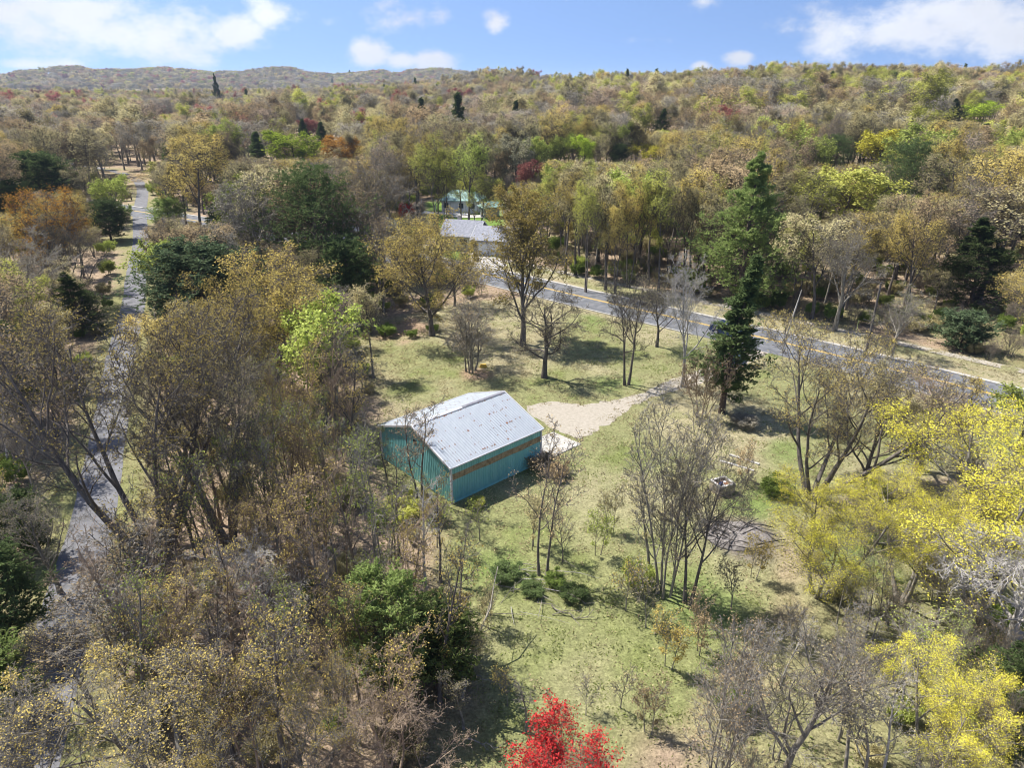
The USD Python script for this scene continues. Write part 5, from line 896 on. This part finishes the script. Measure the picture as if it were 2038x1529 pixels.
hs = rf_.uniform(.75, 1.15, len(fp)) * (1 + .3 * (rf_.random(len(fp)) < .15) * smooth(420, 330, d)) * (1 + .25 * smooth(1100, 1500, d)); ws = hs * rf_.uniform(1.1, 1.5, len(fp)) * (1 + .6 * smooth(1100, 1500, d))
for j in range(len(HILL_K)):
    pr_ = PROTO[mid_picks[HILL_K[j]][0]]; hs[j] = HILL_H[j] / pr_[2]; ws[j] = hs[j] * rf_.uniform(1.0, 1.4)
for j in np.nonzero((d < 520) & (np.arange(len(fp)) >= len(HILL_K)))[0]:
    h0 = 16.5 * hs[j]; h1 = room(fp[j, 0], fp[j, 1], h0, 5.0); hs[j] *= max(h1, 4.0) / h0
scatter('far_forest', [(k[0], kind_of(k[1], k[3], k[2])) for k in fk], idx, np.c_[fp, terrain(fp[:, 0], fp[:, 1]) - .2], np.c_[ws, ws, hs], rf_.uniform(0, 360, len(fp)), 'mixed spring forest covering the hills to the skyline', 'forest')
print('single trees', len(FOREST), 'far forest', len(fp))

# ---------------------------------------------------------------- undergrowth, grass and litter
ru = np.random.default_rng(31)
def clump(seed, n, size, spread, tall=0.0, aspect=.3, along=1.5):
    r = np.random.default_rng(seed); p = np.c_[r.normal(0, spread, n), r.normal(0, spread, n), np.abs(r.normal(0, .25, n)) * size + size * .35]
    return blades(r, p, 1, size, .02, np.tile([0, 0, 1.], (n, 1)) + r.normal(0, .5, (n, 3)), aspect, along)
def flakes(seed, n, spread, size=.12):
    r = np.random.default_rng(seed); p = np.c_[r.normal(0, spread, n), r.normal(0, spread, n), r.uniform(.0, .05, n)]; return blades(r, p, 1, size, .01, None, .7)
q = grid_points(ru, -50, 60, 19, 105, .62, .5); q = q[in_view(q)]; drive_mid = LineString([P(*p)[:2] for p in ((1180, 838), (1240, 812), (1300, 786), (1350, 765), (1400, 748), (1450, 728))]).buffer(.32)
nolay = union_all([road_poly.buffer(-.7), LineString(trail_c).buffer(1.5), drive_poly.buffer(-.55).difference(drive_mid), shed_poly.buffer(-.5), ap.buffer(.1)]); q = q[~contains_xy(nolay, q[:, 0], q[:, 1])]
inl = contains_xy(lawn_poly, q[:, 0], q[:, 1]) | contains_xy(grass_poly, q[:, 0], q[:, 1]) | contains_xy(verge_poly, q[:, 0], q[:, 1]); gn = meshkit.fbm(np.c_[q * .16, np.zeros(len(q))], 3, 61)
k1 = (inl | contains_xy(drive_mid, q[:, 0], q[:, 1])) & (ru.random(len(q)) < .62); qg = q[k1]; dryp = (gn[k1] + ru.normal(0, .10, k1.sum())) > (.48 + .06 * smooth(40, 60, qg[:, 1]) * -1)
s = ru.uniform(.6, 1.5, len(qg)); scatter('grass', [('green_tuft', clump(1, 20, .13, .22, aspect=.4, along=.6), 'grass_blade'), ('dry_tuft', clump(2, 20, .14, .22, aspect=.4, along=.6), 'dry_grass')], dryp.astype(int), np.c_[qg, terrain(qg[:, 0], qg[:, 1]) - .03], np.c_[s, s, s * .8], ru.uniform(0, 360, len(qg)), 'uneven dry and green grass tufts over the clearing', 'grass')
k2 = (~inl & (ru.random(len(q)) < .55)) | (inl & (ru.random(len(q)) < .07)); ql = q[k2]; s = ru.uniform(.7, 1.6, len(ql))
scatter('leaf_litter', [('brown_leaves', flakes(3, 16, .42, .09), 'dry_leaf'), ('tan_leaves', flakes(4, 16, .42, .09), 'leaf_tan'), ('moss_tuft', clump(5, 12, .14, .25, aspect=.4, along=.6), 'grass_blade')], ru.choice(3, len(ql), p=[.62, .2, .18]), np.c_[ql, terrain(ql[:, 0], ql[:, 1])], np.c_[s, s, s], ru.uniform(0, 360, len(ql)), 'fallen brown leaves carpeting the woodland floor', 'leaf litter')
# brush: leafless and leafing low shrubs in the woods
q = np.vstack([grid_points(ru, -60, 70, 20, 120, 2.6), grid_points(ru, -150, 150, 80, 215, 3.6)]); q = q[in_view(q)]; q = q[~contains_xy(CLEAR.buffer(-.3), q[:, 0], q[:, 1])]
q = q[ru.random(len(q)) < .42]; s = ru.uniform(.35, .85, len(q)) * (1 + .7 * smooth(85, 130, q[:, 1]))
scatter('undergrowth', [('twiggy_shrub', kind_of('shrub_b', B, 'leaf_tan')), ('green_shrub', kind_of('shrub_b', B, 'leaf_green')), ('bare_shrub', kind_of('shrub_a', B, 'leaf_pinkish')), ('yellow_shrub', kind_of('shrub_b', B, 'leaf_fresh'))], ru.choice(4, len(q), p=[.34, .18, .36, .12]), np.c_[q, terrain(q[:, 0], q[:, 1])], np.c_[s, s, s], ru.uniform(0, 360, len(q)), 'tangled low brush under the trees', 'brush')
# bushes that stand out
for px, py, hgt, lf, lb in ((770, 668, 1.6, 'leaf_green', 'dark green bush in the shade at the lawn\'s left end'), (820, 672, 1.1, 'leaf_green', 'low green bush right of the shaded dark one'), (862, 660, 1.0, 'leaf_green', 'small green bush at the round ochre tree foot'), (1005, 1150, 1.3, 'needle_dark', 'dark evergreen brush at the left of the brush heap'), (1060, 1180, 1.0, 'needle_dark', 'dark evergreen brush in the middle of the brush heap'), (1140, 1190, 1.2, 'needle_dark', 'dark evergreen brush at the right of the brush heap'), (1105, 1165, .9, 'leaf_green', 'green bramble beside the forked tree foot'), (1270, 1170, 1.8, 'leaf_fresh', 'fresh green bush left of the tall many-stemmed tree'), (1545, 985, 1.4, 'leaf_green', 'dark green bush left of the broad roadside tree foot'), (1480, 850, 1.3, 'leaf_grey', 'grey tangled bush right of the dark loose pine foot'), (950, 1010, .9, 'leaf_olive', 'small leafing bush at the shed\'s near corner'), (1065, 925, 1.5, 'leaf_brown', 'red-brown bush against the shed\'s long wall'), (1110, 950, 1.2, 'leaf_brown', 'red-brown bush off the shed\'s far corner'), (690, 1000, 2.2, 'leaf_fresh', 'yellow-green bush left of the shed gable'), (800, 1030, 1.6, 'leaf_olive', 'olive bush below the shed gable'), (1190, 555, 2.4, 'leaf_green', 'green shrub at the far road edge below the grove'), (1150, 548, 2.2, 'leaf_green', 'green shrub left of the grove-edge one'), (1610, 585, 2.5, 'leaf_tan', 'twiggy tan bush on the far verge')):
    b = P(px, py); s = hgt / 2.5; e_ = ru.uniform(1.25, 1.7) if 'brush' in lb or hgt < 1.7 else 1.1; x = thing('bush', lb, 'bush', b, ru.uniform(0, 360), (s * e_, s * e_ * ru.uniform(.7, 1), s * (.62 if 'brush' in lb else .9))); x.GetReferences().AddInternalReference(kind_of('shrub_b', D, lf)); x.SetInstanceable(True)
tri = sum(len(PROTO[k][0][1]) + (len(PROTO[k][1][1]) if PROTO[k][1] is not None else 0) for k in PROTO); print('triangles of the tree kinds', tri, {k: len(PROTO[k][0][1]) + (len(PROTO[k][1][1]) if PROTO[k][1] is not None else 0) for k in PROTO})

# ---------------------------------------------------------------- the air
usdkit.material(stage, '/World/Looks/air', {'v': ('principled_volume', dict(color=(.62, .78, 1.0), density=HAZE, anisotropy=.2))}, [], volume='v.volume'); MAT['air'] = UsdShade.Material.Get(stage, '/World/Looks/air')
if HAZE: top('haze', bx(-5300, 5300, -700, 5700, -12, 75), 'air', 'thin blue haze over the woods', 'haze', kind='stuff')
